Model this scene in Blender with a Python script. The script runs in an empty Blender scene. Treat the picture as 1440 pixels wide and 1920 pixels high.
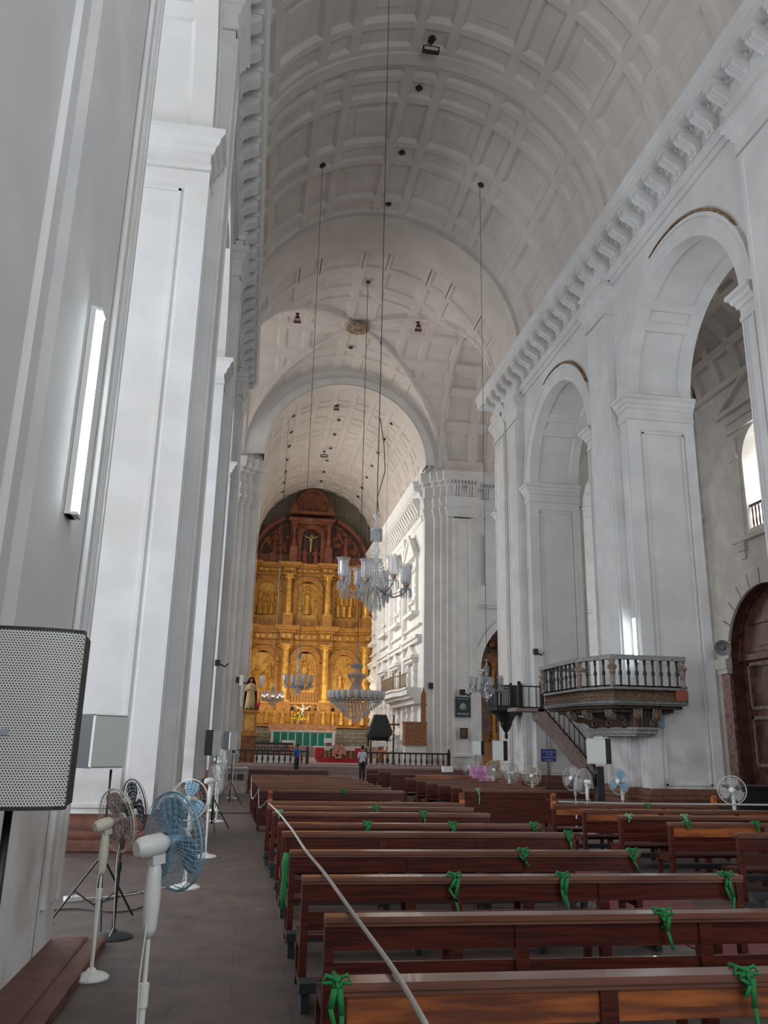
import bpy, math, random
from mathutils import Vector, Matrix
random.seed(7)
PI=math.pi; S=math.sin; K=math.cos
COL=bpy.context.scene.collection
# ---------------------------------------------------------------- materials
def mat(name, base, rough=.7, metal=0., var=None, scale=4., var2=None, scale2=.6, bump=0., bscale=30., spec=.5, coat=0., stretch=None, lo=.4, hi=.6):
    m=bpy.data.materials.new(name); m.use_nodes=True; nt=m.node_tree; b=nt.nodes['Principled BSDF']
    b.inputs['Base Color'].default_value=(*base,1); b.inputs['Roughness'].default_value=rough; b.inputs['Metallic'].default_value=metal
    b.inputs['Specular IOR Level'].default_value=spec; b.inputs['Coat Weight'].default_value=coat
    g=nt.nodes.new('ShaderNodeNewGeometry'); src=g.outputs['Position']
    if stretch:
        mp=nt.nodes.new('ShaderNodeMapping'); mp.inputs['Scale'].default_value=stretch; nt.links.new(src,mp.inputs[0]); src=mp.outputs[0]
    col=None
    def layer(prev,c2,sc,l,h):
        n=nt.nodes.new('ShaderNodeTexNoise'); n.inputs['Scale'].default_value=sc; n.inputs['Detail'].default_value=5; nt.links.new(src,n.inputs['Vector'])
        r=nt.nodes.new('ShaderNodeMapRange'); r.inputs[1].default_value=l; r.inputs[2].default_value=h; nt.links.new(n.outputs[0],r.inputs[0])
        x=nt.nodes.new('ShaderNodeMix'); x.data_type='RGBA'; nt.links.new(r.outputs[0],x.inputs[0]); x.inputs[7].default_value=(*c2,1)
        if prev is None: x.inputs[6].default_value=(*base,1)
        else: nt.links.new(prev,x.inputs[6])
        return x.outputs[2]
    if var: col=layer(None,var,scale,lo,hi)
    if var2: col=layer(col,var2,scale2,.5,.75)
    if col: nt.links.new(col,b.inputs['Base Color'])
    if bump:
        n=nt.nodes.new('ShaderNodeTexNoise'); n.inputs['Scale'].default_value=bscale; n.inputs['Detail'].default_value=4; nt.links.new(src,n.inputs['Vector'])
        bp=nt.nodes.new('ShaderNodeBump'); bp.inputs['Strength'].default_value=bump; bp.inputs['Distance'].default_value=.02; nt.links.new(n.outputs[0],bp.inputs['Height']); nt.links.new(bp.outputs[0],b.inputs['Normal'])
    return m
def emis(name,c,s):
    m=bpy.data.materials.new(name); m.use_nodes=True; b=m.node_tree.nodes['Principled BSDF']
    b.inputs['Base Color'].default_value=(*c,1); b.inputs['Emission Color'].default_value=(*c,1); b.inputs['Emission Strength'].default_value=s; return m
def glassy(name,c,alpha,rough=.1):
    m=bpy.data.materials.new(name); m.use_nodes=True; nt=m.node_tree; nt.nodes.clear()
    o=nt.nodes.new('ShaderNodeOutputMaterial'); t=nt.nodes.new('ShaderNodeBsdfTransparent'); p=nt.nodes.new('ShaderNodeBsdfPrincipled'); x=nt.nodes.new('ShaderNodeMixShader')
    p.inputs['Base Color'].default_value=(*c,1); p.inputs['Roughness'].default_value=rough; p.inputs['Specular IOR Level'].default_value=1.; x.inputs[0].default_value=alpha
    nt.links.new(t.outputs[0],x.inputs[1]); nt.links.new(p.outputs[0],x.inputs[2]); nt.links.new(x.outputs[0],o.inputs[0]); return m
PL=mat('whitewashed plaster',(.70,.69,.68),.8,var=(.64,.635,.63),scale=1.1,var2=(.60,.57,.54),scale2=.35,bump=.12,bscale=9)
def dirt(m,c=(.36,.27,.21),top=2.6):
    nt=m.node_tree; b=nt.nodes['Principled BSDF']; src=b.inputs['Base Color'].links[0].from_socket
    g=nt.nodes.new('ShaderNodeNewGeometry'); sp=nt.nodes.new('ShaderNodeSeparateXYZ'); nt.links.new(g.outputs['Position'],sp.inputs[0])
    r=nt.nodes.new('ShaderNodeMapRange'); r.inputs[1].default_value=top; r.inputs[2].default_value=.4; nt.links.new(sp.outputs[2],r.inputs[0])
    n=nt.nodes.new('ShaderNodeTexNoise'); n.inputs['Scale'].default_value=1.1; n.inputs['Detail'].default_value=3; nt.links.new(g.outputs['Position'],n.inputs['Vector'])
    q=nt.nodes.new('ShaderNodeMapRange'); q.inputs[1].default_value=.45; q.inputs[2].default_value=.72; nt.links.new(n.outputs[0],q.inputs[0])
    k=nt.nodes.new('ShaderNodeMath'); k.operation='MULTIPLY'; nt.links.new(r.outputs[0],k.inputs[0]); nt.links.new(q.outputs[0],k.inputs[1])
    x=nt.nodes.new('ShaderNodeMix'); x.data_type='RGBA'; nt.links.new(k.outputs[0],x.inputs[0]); nt.links.new(src,x.inputs[6]); x.inputs[7].default_value=(*c,1); nt.links.new(x.outputs[2],b.inputs['Base Color'])
dirt(PL)
PLW=mat('warm plaster',(.68,.64,.59),.85,var=(.60,.56,.51),scale=1.3,var2=(.52,.47,.41),scale2=.4,bump=.1,bscale=9)
VLT=mat('vault plaster',(.64,.585,.54),.9,var=(.59,.54,.50),scale=.8,var2=(.54,.49,.445),scale2=.3)
BR=mat('red brown painted plinth',(.16,.052,.03),.6,var=(.10,.035,.022),scale=5,bump=.15)
RUST=mat('damp stain',(.20,.10,.04),.9,var=(.32,.22,.14),scale=5)
CHAN=mat('bright chancel plaster',(.78,.77,.75),.8,var=(.72,.71,.69),scale=1.2)
WOOD=mat('varnished pew wood',(.095,.018,.009),.34,var=(.045,.009,.006),scale=3,stretch=(.6,6,14),spec=.3,coat=.08)
WOOD2=mat('orange pew wood',(.44,.12,.022),.4,var=(.13,.032,.012),scale=2,stretch=(.7,5,8),coat=.2)
WTOP=mat('pew top wood',(.20,.085,.055),.28,var=(.14,.052,.032),scale=3,stretch=(.5,6,6),coat=.3)
DKW=mat('dark carved wood',(.08,.03,.018),.5,var=(.04,.016,.01),scale=6,bump=.3)
BWOOD=mat('light carved wood',(.34,.15,.065),.5,var=(.26,.10,.04),scale=9,bump=.3,bscale=20)
BLK=mat('black paint',(.012,.012,.014),.45)
BLKP=mat('black rubber',(.018,.02,.024),.6)
GOLD=mat('gilded carving',(.44,.215,.04),.5,metal=.25,var=(.40,.17,.03),scale=1.6,var2=(.26,.09,.02),scale2=3,bump=.5,bscale=7)
GOLD2=mat('bright gilding',(.66,.36,.065),.38,metal=.3,var=(.50,.24,.045),scale=2.5,bump=.4,bscale=9)
GOLDD=mat('dark gilding',(.24,.09,.02),.6,var=(.15,.05,.014),scale=2)  # darker, browner gilding tone
REDW=mat('red brown altarpiece wood',(.23,.068,.032),.55,var=(.14,.038,.02),scale=2,var2=(.30,.115,.04),scale2=1,bump=.5,bscale=6)
REDD=mat('dark brown altarpiece wood',(.085,.027,.017),.6,var=(.05,.018,.012),scale=2,bump=.4,bscale=6)
FLR=None
GRILL=mat('speaker mesh',(.42,.42,.40),.5,var=(.30,.30,.29),scale=220,lo=.45,hi=.55)
SPKF=mat('pale speaker cloth',(.50,.52,.49),.7)
FWH=mat('white fan plastic',(.70,.70,.66),.35)
FCR=mat('cream fan plastic',(.62,.60,.48),.4)
FBL=mat('blue fan plastic',(.20,.36,.47),.35)
FBLG=glassy('blue fan wire',(.30,.50,.62),.75,.3)
FGR=mat('grey fan wire',(.42,.43,.43),.4)
FSMO=glassy('smoky fan blade',(.40,.31,.28),.72,.12)
FBLB=glassy('clear blue fan blade',(.22,.40,.52),.85,.2)
FCLR=glassy('clear fan blade',(.55,.55,.55),.4,.2)
CHR=mat('chrome',(.5,.5,.5),.2,metal=1.)
CRY=glassy('cut glass',(.36,.37,.38),.42,.05)
CRYD=glassy('cut glass drops',(.36,.37,.38),.5,.03)
SHG=glassy('frosted glass shade',(.40,.41,.42),.5,.07)
BRS=mat('tarnished brass',(.22,.15,.09),.4,metal=.6)
ROPE=mat('pale rope',(.42,.38,.34),.9,bump=.4,bscale=200)
GRN=mat('green cloth',(.015,.20,.05),.8)
GRN2=mat('pale green cloth',(.20,.42,.24),.8)
REDC=mat('red cloth',(.55,.02,.035),.75)
CRP=mat('faded red carpet',(.17,.045,.04),.95,var=(.12,.03,.03),scale=8)
TEAL=mat('green altar cloth',(.015,.22,.15),.8)
WHC=mat('white cloth',(.75,.74,.72),.8)
STN=mat('grey ashlar',(.30,.27,.23),.85,var=(.22,.20,.17),scale=3)
MRT=mat('dark joint',(.10,.09,.08),.9)
BLUE=mat('blue sign paint',(.01,.02,.13),.5)
LET=mat('pale lettering',(.45,.48,.60),.6)
DGR=mat('dark green banner',(.012,.035,.032),.6)
CRM=mat('cream robe',(.50,.36,.17),.7)
MAR=mat('maroon drape',(.10,.012,.012),.8)
SKIN=mat('skin',(.20,.10,.065),.6)
HAIR=mat('black hair',(.01,.009,.008),.6)
BSH=mat('blue shirt',(.03,.10,.42),.8)
WSH=mat('white shirt',(.62,.64,.68),.8)
DTR=mat('dark trousers',(.02,.02,.028),.8)
PNK=mat('pink box',(.55,.16,.38),.6,var=(.70,.45,.58),scale=5)
STP=mat('pale pink plaster',(.36,.28,.26),.85,var=(.30,.22,.20),scale=6,bump=.2)
GRYW=mat('weathered grey wood',(.20,.20,.20),.7,var=(.32,.31,.30),scale=12)
GILT=mat('worn gilding',(.20,.12,.06),.6,var=(.09,.05,.035),scale=14,bump=.6,bscale=25)
RED2=mat('red oxide',(.28,.075,.04),.7)
TUBE=emis('tube lamp',(.85,.97,1.),26)
PET=glassy('frosted petal glass',(.62,.60,.58),.8,.3)
BLB=emis('lit bulb',(1.,.93,.8),14)
LENS=mat('lamp glass',(.45,.46,.46),.2)
PCH=mat('peach side panel',(.62,.28,.13),.6,var=(.5,.2,.08),scale=2)
YEL=mat('yellow petals',(.75,.52,.05),.7)
CORAL=mat('coral petals',(.62,.20,.14),.7,var=(.70,.42,.28),scale=12)
LEAF=mat('leaves',(.03,.10,.03),.7)
MARB=mat('dark red marbled stone',(.16,.065,.055),.5,var=(.30,.18,.16),scale=4)
PNT=mat('dark painted panel',(.15,.062,.040),.45,var=(.07,.028,.018),scale=2.2)
# floor : stone slabs
def floor_mat():
    m=bpy.data.materials.new('worn stone slabs'); m.use_nodes=True; nt=m.node_tree; b=nt.nodes['Principled BSDF']
    g=nt.nodes.new('ShaderNodeNewGeometry'); br=nt.nodes.new('ShaderNodeTexBrick'); br.inputs['Scale'].default_value=1.
    br.inputs['Color1'].default_value=(.090,.062,.050,1); br.inputs['Color2'].default_value=(.070,.048,.039,1); br.inputs['Mortar'].default_value=(.052,.036,.030,1)
    br.inputs['Mortar Size'].default_value=.006; br.inputs['Brick Width'].default_value=.9; br.inputs['Row Height'].default_value=.55; nt.links.new(g.outputs['Position'],br.inputs['Vector'])
    n=nt.nodes.new('ShaderNodeTexNoise'); n.inputs['Scale'].default_value=3; n.inputs['Detail'].default_value=8; nt.links.new(g.outputs['Position'],n.inputs['Vector'])
    x=nt.nodes.new('ShaderNodeMix'); x.data_type='RGBA'; x.blend_type='MULTIPLY'; x.inputs[0].default_value=.8; nt.links.new(br.outputs[0],x.inputs[6])
    r=nt.nodes.new('ShaderNodeMapRange'); r.inputs[1].default_value=.25; r.inputs[2].default_value=.7; r.inputs[3].default_value=.6; r.inputs[4].default_value=1.5; nt.links.new(n.outputs[0],r.inputs[0]); nt.links.new(r.outputs[0],x.inputs[7])
    nt.links.new(x.outputs[2],b.inputs['Base Color']); b.inputs['Roughness'].default_value=.55; return m
FLR=floor_mat()
# ---------------------------------------------------------------- mesh builder
class M:
    def __init__(s): s.v=[]; s.f=[]; s.mi=[]; s.k=0; s.T=None
    def p(s,*q):
        q=Vector(q if len(q)==3 else q[0])
        if s.T is not None: q=s.T@q
        s.v.append(q); return len(s.v)-1
    def face(s,ids): s.f.append(tuple(ids)); s.mi.append(s.k)
    def quad(s,a,b,c,d): s.face([s.p(*a),s.p(*b),s.p(*c),s.p(*d)])
    def box(s,x0,y0,z0,x1,y1,z1):
        i=[s.p(x,y,z) for z in (z0,z1) for y in (y0,y1) for x in (x0,x1)]
        for q in ((0,2,3,1),(4,5,7,6),(0,1,5,4),(2,6,7,3),(0,4,6,2),(1,3,7,5)): s.face([i[j] for j in q])
    def prism(s,pts,lo,hi,ax='z'):
        def mk(a,b,h): return {'z':(a,b,h),'y':(a,h,b),'x':(h,a,b)}[ax]
        A=[s.p(*mk(a,b,lo)) for a,b in pts]; B=[s.p(*mk(a,b,hi)) for a,b in pts]; n=len(pts)
        s.face(A[::-1]); s.face(B)
        for i in range(n): s.face([A[i],A[(i+1)%n],B[(i+1)%n],B[i]])
    def lathe(s,prof,c=(0,0,0),n=16,cap=True,a0=0,a1=2*PI,flute=0,fa=0):
        full=abs(a1-a0-2*PI)<1e-6; m=n if full else n+1; R=[]
        for r,z in prof:
            R.append([s.p(c[0]+(r*(1+fa*K(flute*(a0+(a1-a0)*i/n))) if flute else r)*K(a0+(a1-a0)*i/n),c[1]+(r*(1+fa*K(flute*(a0+(a1-a0)*i/n))) if flute else r)*S(a0+(a1-a0)*i/n),c[2]+z) for i in range(m)])
        for j in range(len(R)-1):
            for i in range(n): s.face([R[j][i],R[j][(i+1)%m],R[j+1][(i+1)%m],R[j+1][i]])
        if cap and full:
            if prof[0][0]>1e-5: s.face(R[0][::-1])
            if prof[-1][0]>1e-5: s.face(R[-1])
    def tube(s,path,r,n=6,closed=False):
        path=[Vector(p) for p in path]; L=len(path); rings=[]; pu=None
        for i,p in enumerate(path):
            a=path[(i-1)%L] if (i or closed) else p; b=path[(i+1)%L] if (i<L-1 or closed) else p
            t=(b-a); t=t.normalized() if t.length>1e-9 else Vector((0,0,1))
            if pu is None: pu=t.cross(Vector((0,0,1)) if abs(t.z)<.9 else Vector((1,0,0)))
            u=(pu-t*pu.dot(t)); u=u.normalized() if u.length>1e-6 else t.orthogonal().normalized(); pu=u; w=t.cross(u); rr=r[i] if isinstance(r,(list,tuple)) else r
            rings.append([s.p(p+u*rr*K(2*PI*k/n)+w*rr*S(2*PI*k/n)) for k in range(n)])
        m=L if closed else L-1
        for i in range(m):
            A=rings[i]; B=rings[(i+1)%L]
            for k in range(n): s.face([A[k],A[(k+1)%n],B[(k+1)%n],B[k]])
        if not closed: s.face(rings[0][::-1]); s.face(rings[-1])
    def ring(s,c,R,r,n=32,m=6,ax='z',fa=2*PI):
        pts=[]
        for i in range(n):
            a=2*PI*i/n; q={'z':(R*K(a),R*S(a),0),'y':(R*K(a),0,R*S(a)),'x':(0,R*K(a),R*S(a))}[ax]
            pts.append(Vector(c)+Vector(q))
        s.tube(pts,r,m,True)
    def ball(s,c,r,nu=10,nv=6):
        rx,ry,rz=(r,r,r) if not isinstance(r,(tuple,list)) else r
        R=[[s.p(c[0]+rx*S(PI*j/nv)*K(2*PI*i/nu),c[1]+ry*S(PI*j/nv)*S(2*PI*i/nu),c[2]+rz*K(PI*j/nv)) for i in range(nu)] for j in range(1,nv)]
        t=s.p(c[0],c[1],c[2]+rz); b=s.p(c[0],c[1],c[2]-rz)
        for i in range(nu):
            s.face([t,R[0][i],R[0][(i+1)%nu]]); s.face([b,R[-1][(i+1)%nu],R[-1][i]])
            for j in range(nv-2): s.face([R[j][i],R[j+1][i],R[j+1][(i+1)%nu],R[j][(i+1)%nu]])
    def sweep(s,prof,path,side=1,closed=False):
        # profile (offset,z) carried along an XY polyline, offset to the left (side=1) or right (-1), mitred
        n=len(path); P=[Vector((a,b)) for a,b in path]; cols=[]
        for i in range(n):
            d0=(P[i]-P[i-1]).normalized() if (i or closed) else None; d1=(P[(i+1)%n]-P[i]).normalized() if (i<n-1 or closed) else None
            if d0 is None: d0=d1
            if d1 is None: d1=d0
            n0=Vector((-d0.y,d0.x))*side; n1=Vector((-d1.y,d1.x))*side; mm=(n0+n1)
            mm=mm.normalized() if mm.length>1e-6 else n0; k=1/max(.3,mm.dot(n0))
            cols.append([s.p(P[i].x+mm.x*o*k,P[i].y+mm.y*o*k,z) for o,z in prof])
        for i in range(n if closed else n-1):
            A=cols[i];B=cols[(i+1)%n]
            for j in range(len(prof)-1): s.face([A[j],B[j],B[j+1],A[j+1]])
        if not closed: s.face(cols[0]); s.face(cols[-1][::-1])
    def grid(s,fn,us,vs):
        G=[[s.p(*fn(u,v)) for v in vs] for u in us]
        for i in range(len(us)-1):
            for j in range(len(vs)-1): s.face([G[i][j],G[i+1][j],G[i+1][j+1],G[i][j+1]])
    def coffer(s,fn,u0,u1,v0,v1,fu,fv,d,nu=1,nv=1,bev=.35,inner=0,slope=None):
        # frame + sloped sides + sunken panel; fn(u,v,off); fu,fv frame widths in u,v units
        su,sv=(fu*bev,fv*bev) if slope is None else slope
        U=lambda a,b,n:[a+(b-a)*i/n for i in range(n+1)]
        lv=[(0,0,0),(fu,fv,0),(fu+su,fv+sv,d)]
        if inner: lv+=[(fu+su*3.2,fv+sv*3.2,d),(fu+su*3.8,fv+sv*3.8,d-inner)]
        def loop(a,b,o):
            uu=U(u0+a,u1-a,nu); vv=U(v0+b,v1-b,nv)
            q=[(u,v0+b) for u in uu]+[(u1-a,v) for v in vv[1:]]+[(u,v1-b) for u in uu[::-1][1:]]+[(u0+a,v) for v in vv[::-1][1:-1]]
            return [s.p(*fn(u,v,o)) for u,v in q]
        prev=loop(*lv[0])
        for l in lv[1:]:
            cur=loop(*l); n=len(cur)
            for i in range(n): s.face([prev[i],prev[(i+1)%n],cur[(i+1)%n],cur[i]])
            prev=cur
        a,b,o=lv[-1]; s.grid(lambda u,v:fn(u,v,o),U(u0+a,u1-a,nu),U(v0+b,v1-b,nv))
    def build(s,name,mats,parent=None,smooth=False,auto=None,loc=None,rot=None,**kw):
        me=bpy.data.meshes.new(name); me.from_pydata([tuple(v) for v in s.v],[],s.f)
        for m in (mats if isinstance(mats,(list,tuple)) else [mats]): me.materials.append(m)
        if any(s.mi): me.polygons.foreach_set('material_index',s.mi)
        me.update()
        import bmesh
        bm=bmesh.new(); bm.from_mesh(me); bmesh.ops.recalc_face_normals(bm,faces=bm.faces)
        bm.to_mesh(me); bm.free()
        if smooth or auto:
            me.polygons.foreach_set('use_smooth',[True]*len(me.polygons))
            if auto: me.set_sharp_from_angle(angle=auto)
        o=bpy.data.objects.new(name,me); COL.objects.link(o)
        if parent: o.parent=parent
        if loc: o.location=loc
        if rot: o.rotation_euler=rot
        for k,v in kw.items(): o[k]=v
        return o
AU=.6
def struct(m,name,mats,**k): return m.build(name,mats,kind='structure',**k)
def thing(name,label,cat,loc=(0,0,0),rz=0,group=None,rot=None,scale=None):
    o=bpy.data.objects.new(name,None); COL.objects.link(o); o.location=loc; o.rotation_euler=rot or (0,0,rz); o.empty_display_size=.1
    if scale: o.scale=(scale,)*3 if not isinstance(scale,(tuple,list)) else scale
    o['label']=label; o['category']=cat
    if group: o['group']=group
    return o
def tag(o,label,cat,group=None):
    o['label']=label; o['category']=cat
    if group: o['group']=group
    return o
def dup(root,loc,rz=None,label=None,scale=None,group=None):
    def cp(o,par):
        c=o.copy(); COL.objects.link(c)
        if par: c.parent=par
        for ch in kids[o.name]: cp(ch,c)
        return c
    kids={}
    def walk(o):
        kids[o.name]=list(o.children)
        for c in o.children: walk(c)
    walk(root); r=cp(root,None); r.location=loc
    if rz is not None: r.rotation_euler=(0,0,rz)
    if scale: r.scale=(scale,)*3 if not isinstance(scale,(tuple,list)) else scale
    if label: r['label']=label
    if group: r['group']=group
    return r
# ---------------------------------------------------------------- camera
sc=bpy.context.scene
F=1531.2; yaw,pit,rol=math.radians(8.878),math.radians(15.80),math.radians(1.185)
fw=Vector((S(yaw)*K(pit),K(yaw)*K(pit),S(pit))); rt=Vector((K(yaw),-S(yaw),0)); up=rt.cross(fw)
r2=rt*K(rol)+up*S(rol); u2=-rt*S(rol)+up*K(rol)
cd=bpy.data.cameras.new('camera'); cam=bpy.data.objects.new('camera',cd); COL.objects.link(cam); sc.camera=cam
CP=Vector((0,0,1.95))
cam.matrix_world=Matrix(((r2.x,u2.x,-fw.x,0),(r2.y,u2.y,-fw.y,0),(r2.z,u2.z,-fw.z,CP.z),(0,0,0,1)))
cd.sensor_fit='VERTICAL'; cd.sensor_height=36; cd.lens=F/1920*36; cd.clip_start=.05; cd.clip_end=300
# ---------------------------------------------------------------- architecture
XC=6.1; RV=7.8; ZS=23.2
PY=[-7.1,4.6,16.3,28.0,39.7]; PT=3.9; RA=3.95; ZI=15.35
YE=45.5; YT=60.5
IMP=[(.01,14.4),(.06,14.42),(.06,14.55),(.03,14.6),(.03,14.82),(.1,14.86),(.13,14.98),(.2,15.03),(.24,15.16),(.33,15.22),(.33,15.35),(0,15.37)]
CAPP=[(.02,19.5),(.07,19.52),(.07,19.65),(.035,19.68),(.035,20.0),(.08,20.05),(.12,20.2),(.18,20.25),(.2,20.42),(.3,20.5),(.3,20.72),(0,20.75)]
PLN=[(0,0),(.27,0),(.29,.02),(.29,.16),(.27,.2),(.285,.24),(.29,.29),(.275,.34),(.24,.37),(.19,.38),(.19,.42),(.175,.47),(.14,.52),(.09,.56),(.05,.60),(.0,.62)]
def arcade(side):
    s=1 if side=='right' else -1; xw=14.1 if s>0 else -1.76; D=2.65
    X=lambda d:xw+s*d
    w=M(); t=M(); pl=M(); cp=M(); so=M()
    def bx(m,d0,y0,z0,d1,y1,z1): m.box(min(X(d0),X(d1)),y0,z0,max(X(d0),X(d1)),y1,z1)
    PYS=[(y,(y+PT if y<39 else YE)) for y in PY]
    if s<0: PYS[1]=(1.0,8.7)
    for i,(y0,y1) in enumerate(PYS):
        wide=y1-y0>7
        # pier core (west face is a panelled face)
        fw_=lambda u,v,o:(X(u),y0+o,v)
        w.coffer(fw_,0,D,.0,14.62,.36,.60,.06,slope=(.05,.05)); t.coffer(fw_,.43,D-.43,.67,13.95,.03,.03,.07,slope=(.09,.09)) if 0 else None
        w.quad((X(0),y0,0),(X(0),y1,0),(X(0),y1,ZI),(X(0),y0,ZI)); w.quad((X(D),y0,0),(X(D),y1,0),(X(D),y1,ZI),(X(D),y0,ZI)); w.quad((X(0),y1,0),(X(D),y1,0),(X(D),y1,ZI),(X(0),y1,ZI)); w.quad((X(0),y0,14.62),(X(D),y0,14.62),(X(D),y0,ZI),(X(0),y0,ZI))
        # a fine raised bead round the inner panel
        for a,b,c,d in ((.47,.50,.72,13.9),(1.93,2.18,.72,13.9)): pass
        for a,b,zz,d in ((.47,.53,.72,13.9),(2.12,2.18,.72,13.9),(.47,2.18,.72,.78),(.47,2.18,13.84,13.9)): bx(t,a,y0+.01,zz,b,y0+.065,d)
        # pilaster strips next to the arches
        if wide: bx(t,-.09,6.1,.0,0,y1-.7,14.42)
        for a,b in ((y0,y0+.72),(y1-.72,y1)):
            bx(t,-.09,a,.0 if wide else .5,0,b,14.42); bx(t,-.13,a+.50 if a==y0 else b-.60,.5,-.09,a+.60 if a==y0 else b-.50,14.42); bx(t,-.13,a if a==y0 else b-.07,.5,-.09,a+.07 if a==y0 else b,14.42); bx(t,-.115,a+.13 if a==y0 else b-.17,.5,-.09,a+.17 if a==y0 else b-.13,14.42); bx(t,-.105,a+.21 if a==y0 else b-.23,.5,-.09,a+.23 if a==y0 else b-.21,14.42)
        pil=[(2.85,4.75)] if wide else [(y0+1.0,y0+2.9)] if y0<39 else [(y0+.95,y0+2.85),(y0+3.25,y0+5.3)]
        for a,b in pil:
            bx(t,-.35,a,0,0,b,20.2)
            fp=lambda u,v,o:(X(-.42+o),u,v)
            t.coffer(fp,a+.12,b-.12,.7,19.4,.16,.2,.04,slope=(.03,.03),inner=.02)
            bx(t,-.42,a+.12,.7,-.34,b-.12,.701); 
            for q in (a+.12,b-.12): t.quad((X(-.42),q,.7),(X(-.35),q,.7),(X(-.35),q,19.4),(X(-.42),q,19.4))
            bx(t,-.42,a+.12,19.39,-.34,b-.12,19.4)
            q=[(X(0),a),(X(-.35),a),(X(-.35),b),(X(0),b)]
            t.sweep(CAPP,q,side=1 if s>0 else -1)
            t.sweep([(0,21.3),(.0,20.75),(.12,20.75),(.12,21.0),(.2,21.0),(.2,21.2),(.28,21.25),(.28,21.32),(.1,21.34),(.1,22.1),(0,22.1)],[(X(-.0),a-.05),(X(-.27),a-.05),(X(-.27),b+.05),(X(0),b+.05)],side=1 if s>0 else -1)
        # plinth
        q=[(X(D),y0),(X(-.09),y0),(X(-.09),pil[0][0]),(X(-.42),pil[0][0]),(X(-.42),pil[-1][1]),(X(-.09),pil[-1][1]),(X(-.09),y1),(X(D),y1)]
        pl.sweep([(o*1.5,z*.24) for o,z in PLN] if wide else PLN,q,side=1 if s>0 else -1)
        # impost mouldings
        cp.sweep(IMP,[(X(D),y0),(X(-.09),y0),(X(-.09),y0+.80)],side=1 if s>0 else -1)
        cp.sweep(IMP,[(X(-.09),y1-.8),(X(-.09),y1),(X(D),y1)],side=1 if s>0 else -1)
    # arches and spandrels
    for i in range(len(PY)-1):
        ya=PYS[i][1]; yb=PYS[i+1][0]; yc=(ya+yb)/2; R=(yb-ya)/2; N=36
        A=[PI*k/N for k in range(N+1)]
        fr=lambda a,d,o=0:(X(d),yc+(R+o)*K(a),ZI+(R+o)*S(a))
        for k in range(N):
            a,b=A[k],A[k+1]
            for d in (0,D):
                p,q=fr(a,d),fr(b,d); w.quad(p,q,(X(d),q[1],24.2),(X(d),p[1],24.2))
        for (o0,o1,dd) in ((0,.62,-.09),(.62,.76,-.15)):
            for k in range(N):
                a,b=A[k],A[k+1]
                t.quad(fr(a,dd,o0),fr(b,dd,o0),fr(b,dd,o1),fr(a,dd,o1)); t.quad(fr(a,dd,o1),fr(b,dd,o1),fr(b,0,o1),fr(a,0,o1)); t.quad(fr(a,dd,o0),fr(b,dd,o0),fr(b,0,o0),fr(a,0,o0))
        # soffit with sunken panels
        cells=[(0,42),(42,54),(54,126),(126,138),(138,180)]
        for c0,c1 in cells:
            a0,a1=math.radians(c0),math.radians(c1)
            so.coffer(lambda u,v,o:fr(u,v,o),a0,a1,0,D,.04,.42,.10,nu=max(2,int((c1-c0)/5)),nv=1,slope=(.02,.09))
        for d in (0,D):  # spandrel above piers
            pass
    for y0,y1 in PYS:
        for d in (0,D): w.quad((X(d),y0,ZI),(X(d),y1,ZI),(X(d),y1,24.2),(X(d),y0,24.2))
    w.quad((X(0),YE,ZI),(X(D),YE,ZI),(X(D),YE,24.2),(X(0),YE,24.2))
    struct(w,'wall_'+side,PL); struct(t,'trim_pilasters_'+side,PL,auto=AU); struct(pl,'baseboard_'+side,BR,auto=AU); struct(cp,'trim_imposts_'+side,PL,auto=AU); struct(so,'trim_soffits_'+side,PL)
    # entablature
    e=M(); y_=-8
    path=[(X(0),y_),(X(0),YE),(X(D),YE)]
    sd=1 if s>0 else -1
    e.sweep([(0,20.75),(.12,20.75),(.12,21.0),(.2,21.0),(.2,21.2),(.28,21.25),(.28,21.32),(.1,21.34),(.1,22.0),(.3,22.02),(.32,22.14),(.42,22.16),(.44,22.3),(1.0,22.32),(1.0,22.72),(1.04,22.74),(1.08,22.95),(1.12,22.97),(1.12,23.08),(0,23.2)],path,side=sd)
    def cons(y,wd=.42):
        prof=[(-.1,21.34),(-.30,21.36),(-.36,21.45),(-.34,21.55),(-.40,21.68),(-.60,21.80),(-.82,21.90),(-.90,22.02),(-.88,22.14),(-.1,22.14)]
        e.prism([(y_2,z) for y_2,z in []] or [(0,0),(1,0),(0,1)],0,.0001) if 0 else None
        for a,b,g in ((-.5,-.2,0),(-.2,-.06,.035),(-.06,.06,0),(.06,.2,.035),(.2,.5,0)):
            pts=[(X(d+(g if d<-.2 else 0)),z) for d,z in prof]
            e.prism(pts,y+a*wd,y+b*wd,'y')
        e.box(min(X(-.3),X(-.95)),y-wd*.62,22.14,max(X(-.3),X(-.95)),y+wd*.62,22.32)
    y=YE-.55
    while y>3: cons(y); y-=1.0636
    y=YE
    while y>6:      # dentils
        e.box(min(X(-.3),X(-.52)),y-.13,22.16,max(X(-.3),X(-.52)),y,22.28); y-=.266
    x=.4
    struct(e,'trim_cornice_'+side,PL,auto=AU)
arcade('right'); arcade('left')
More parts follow.
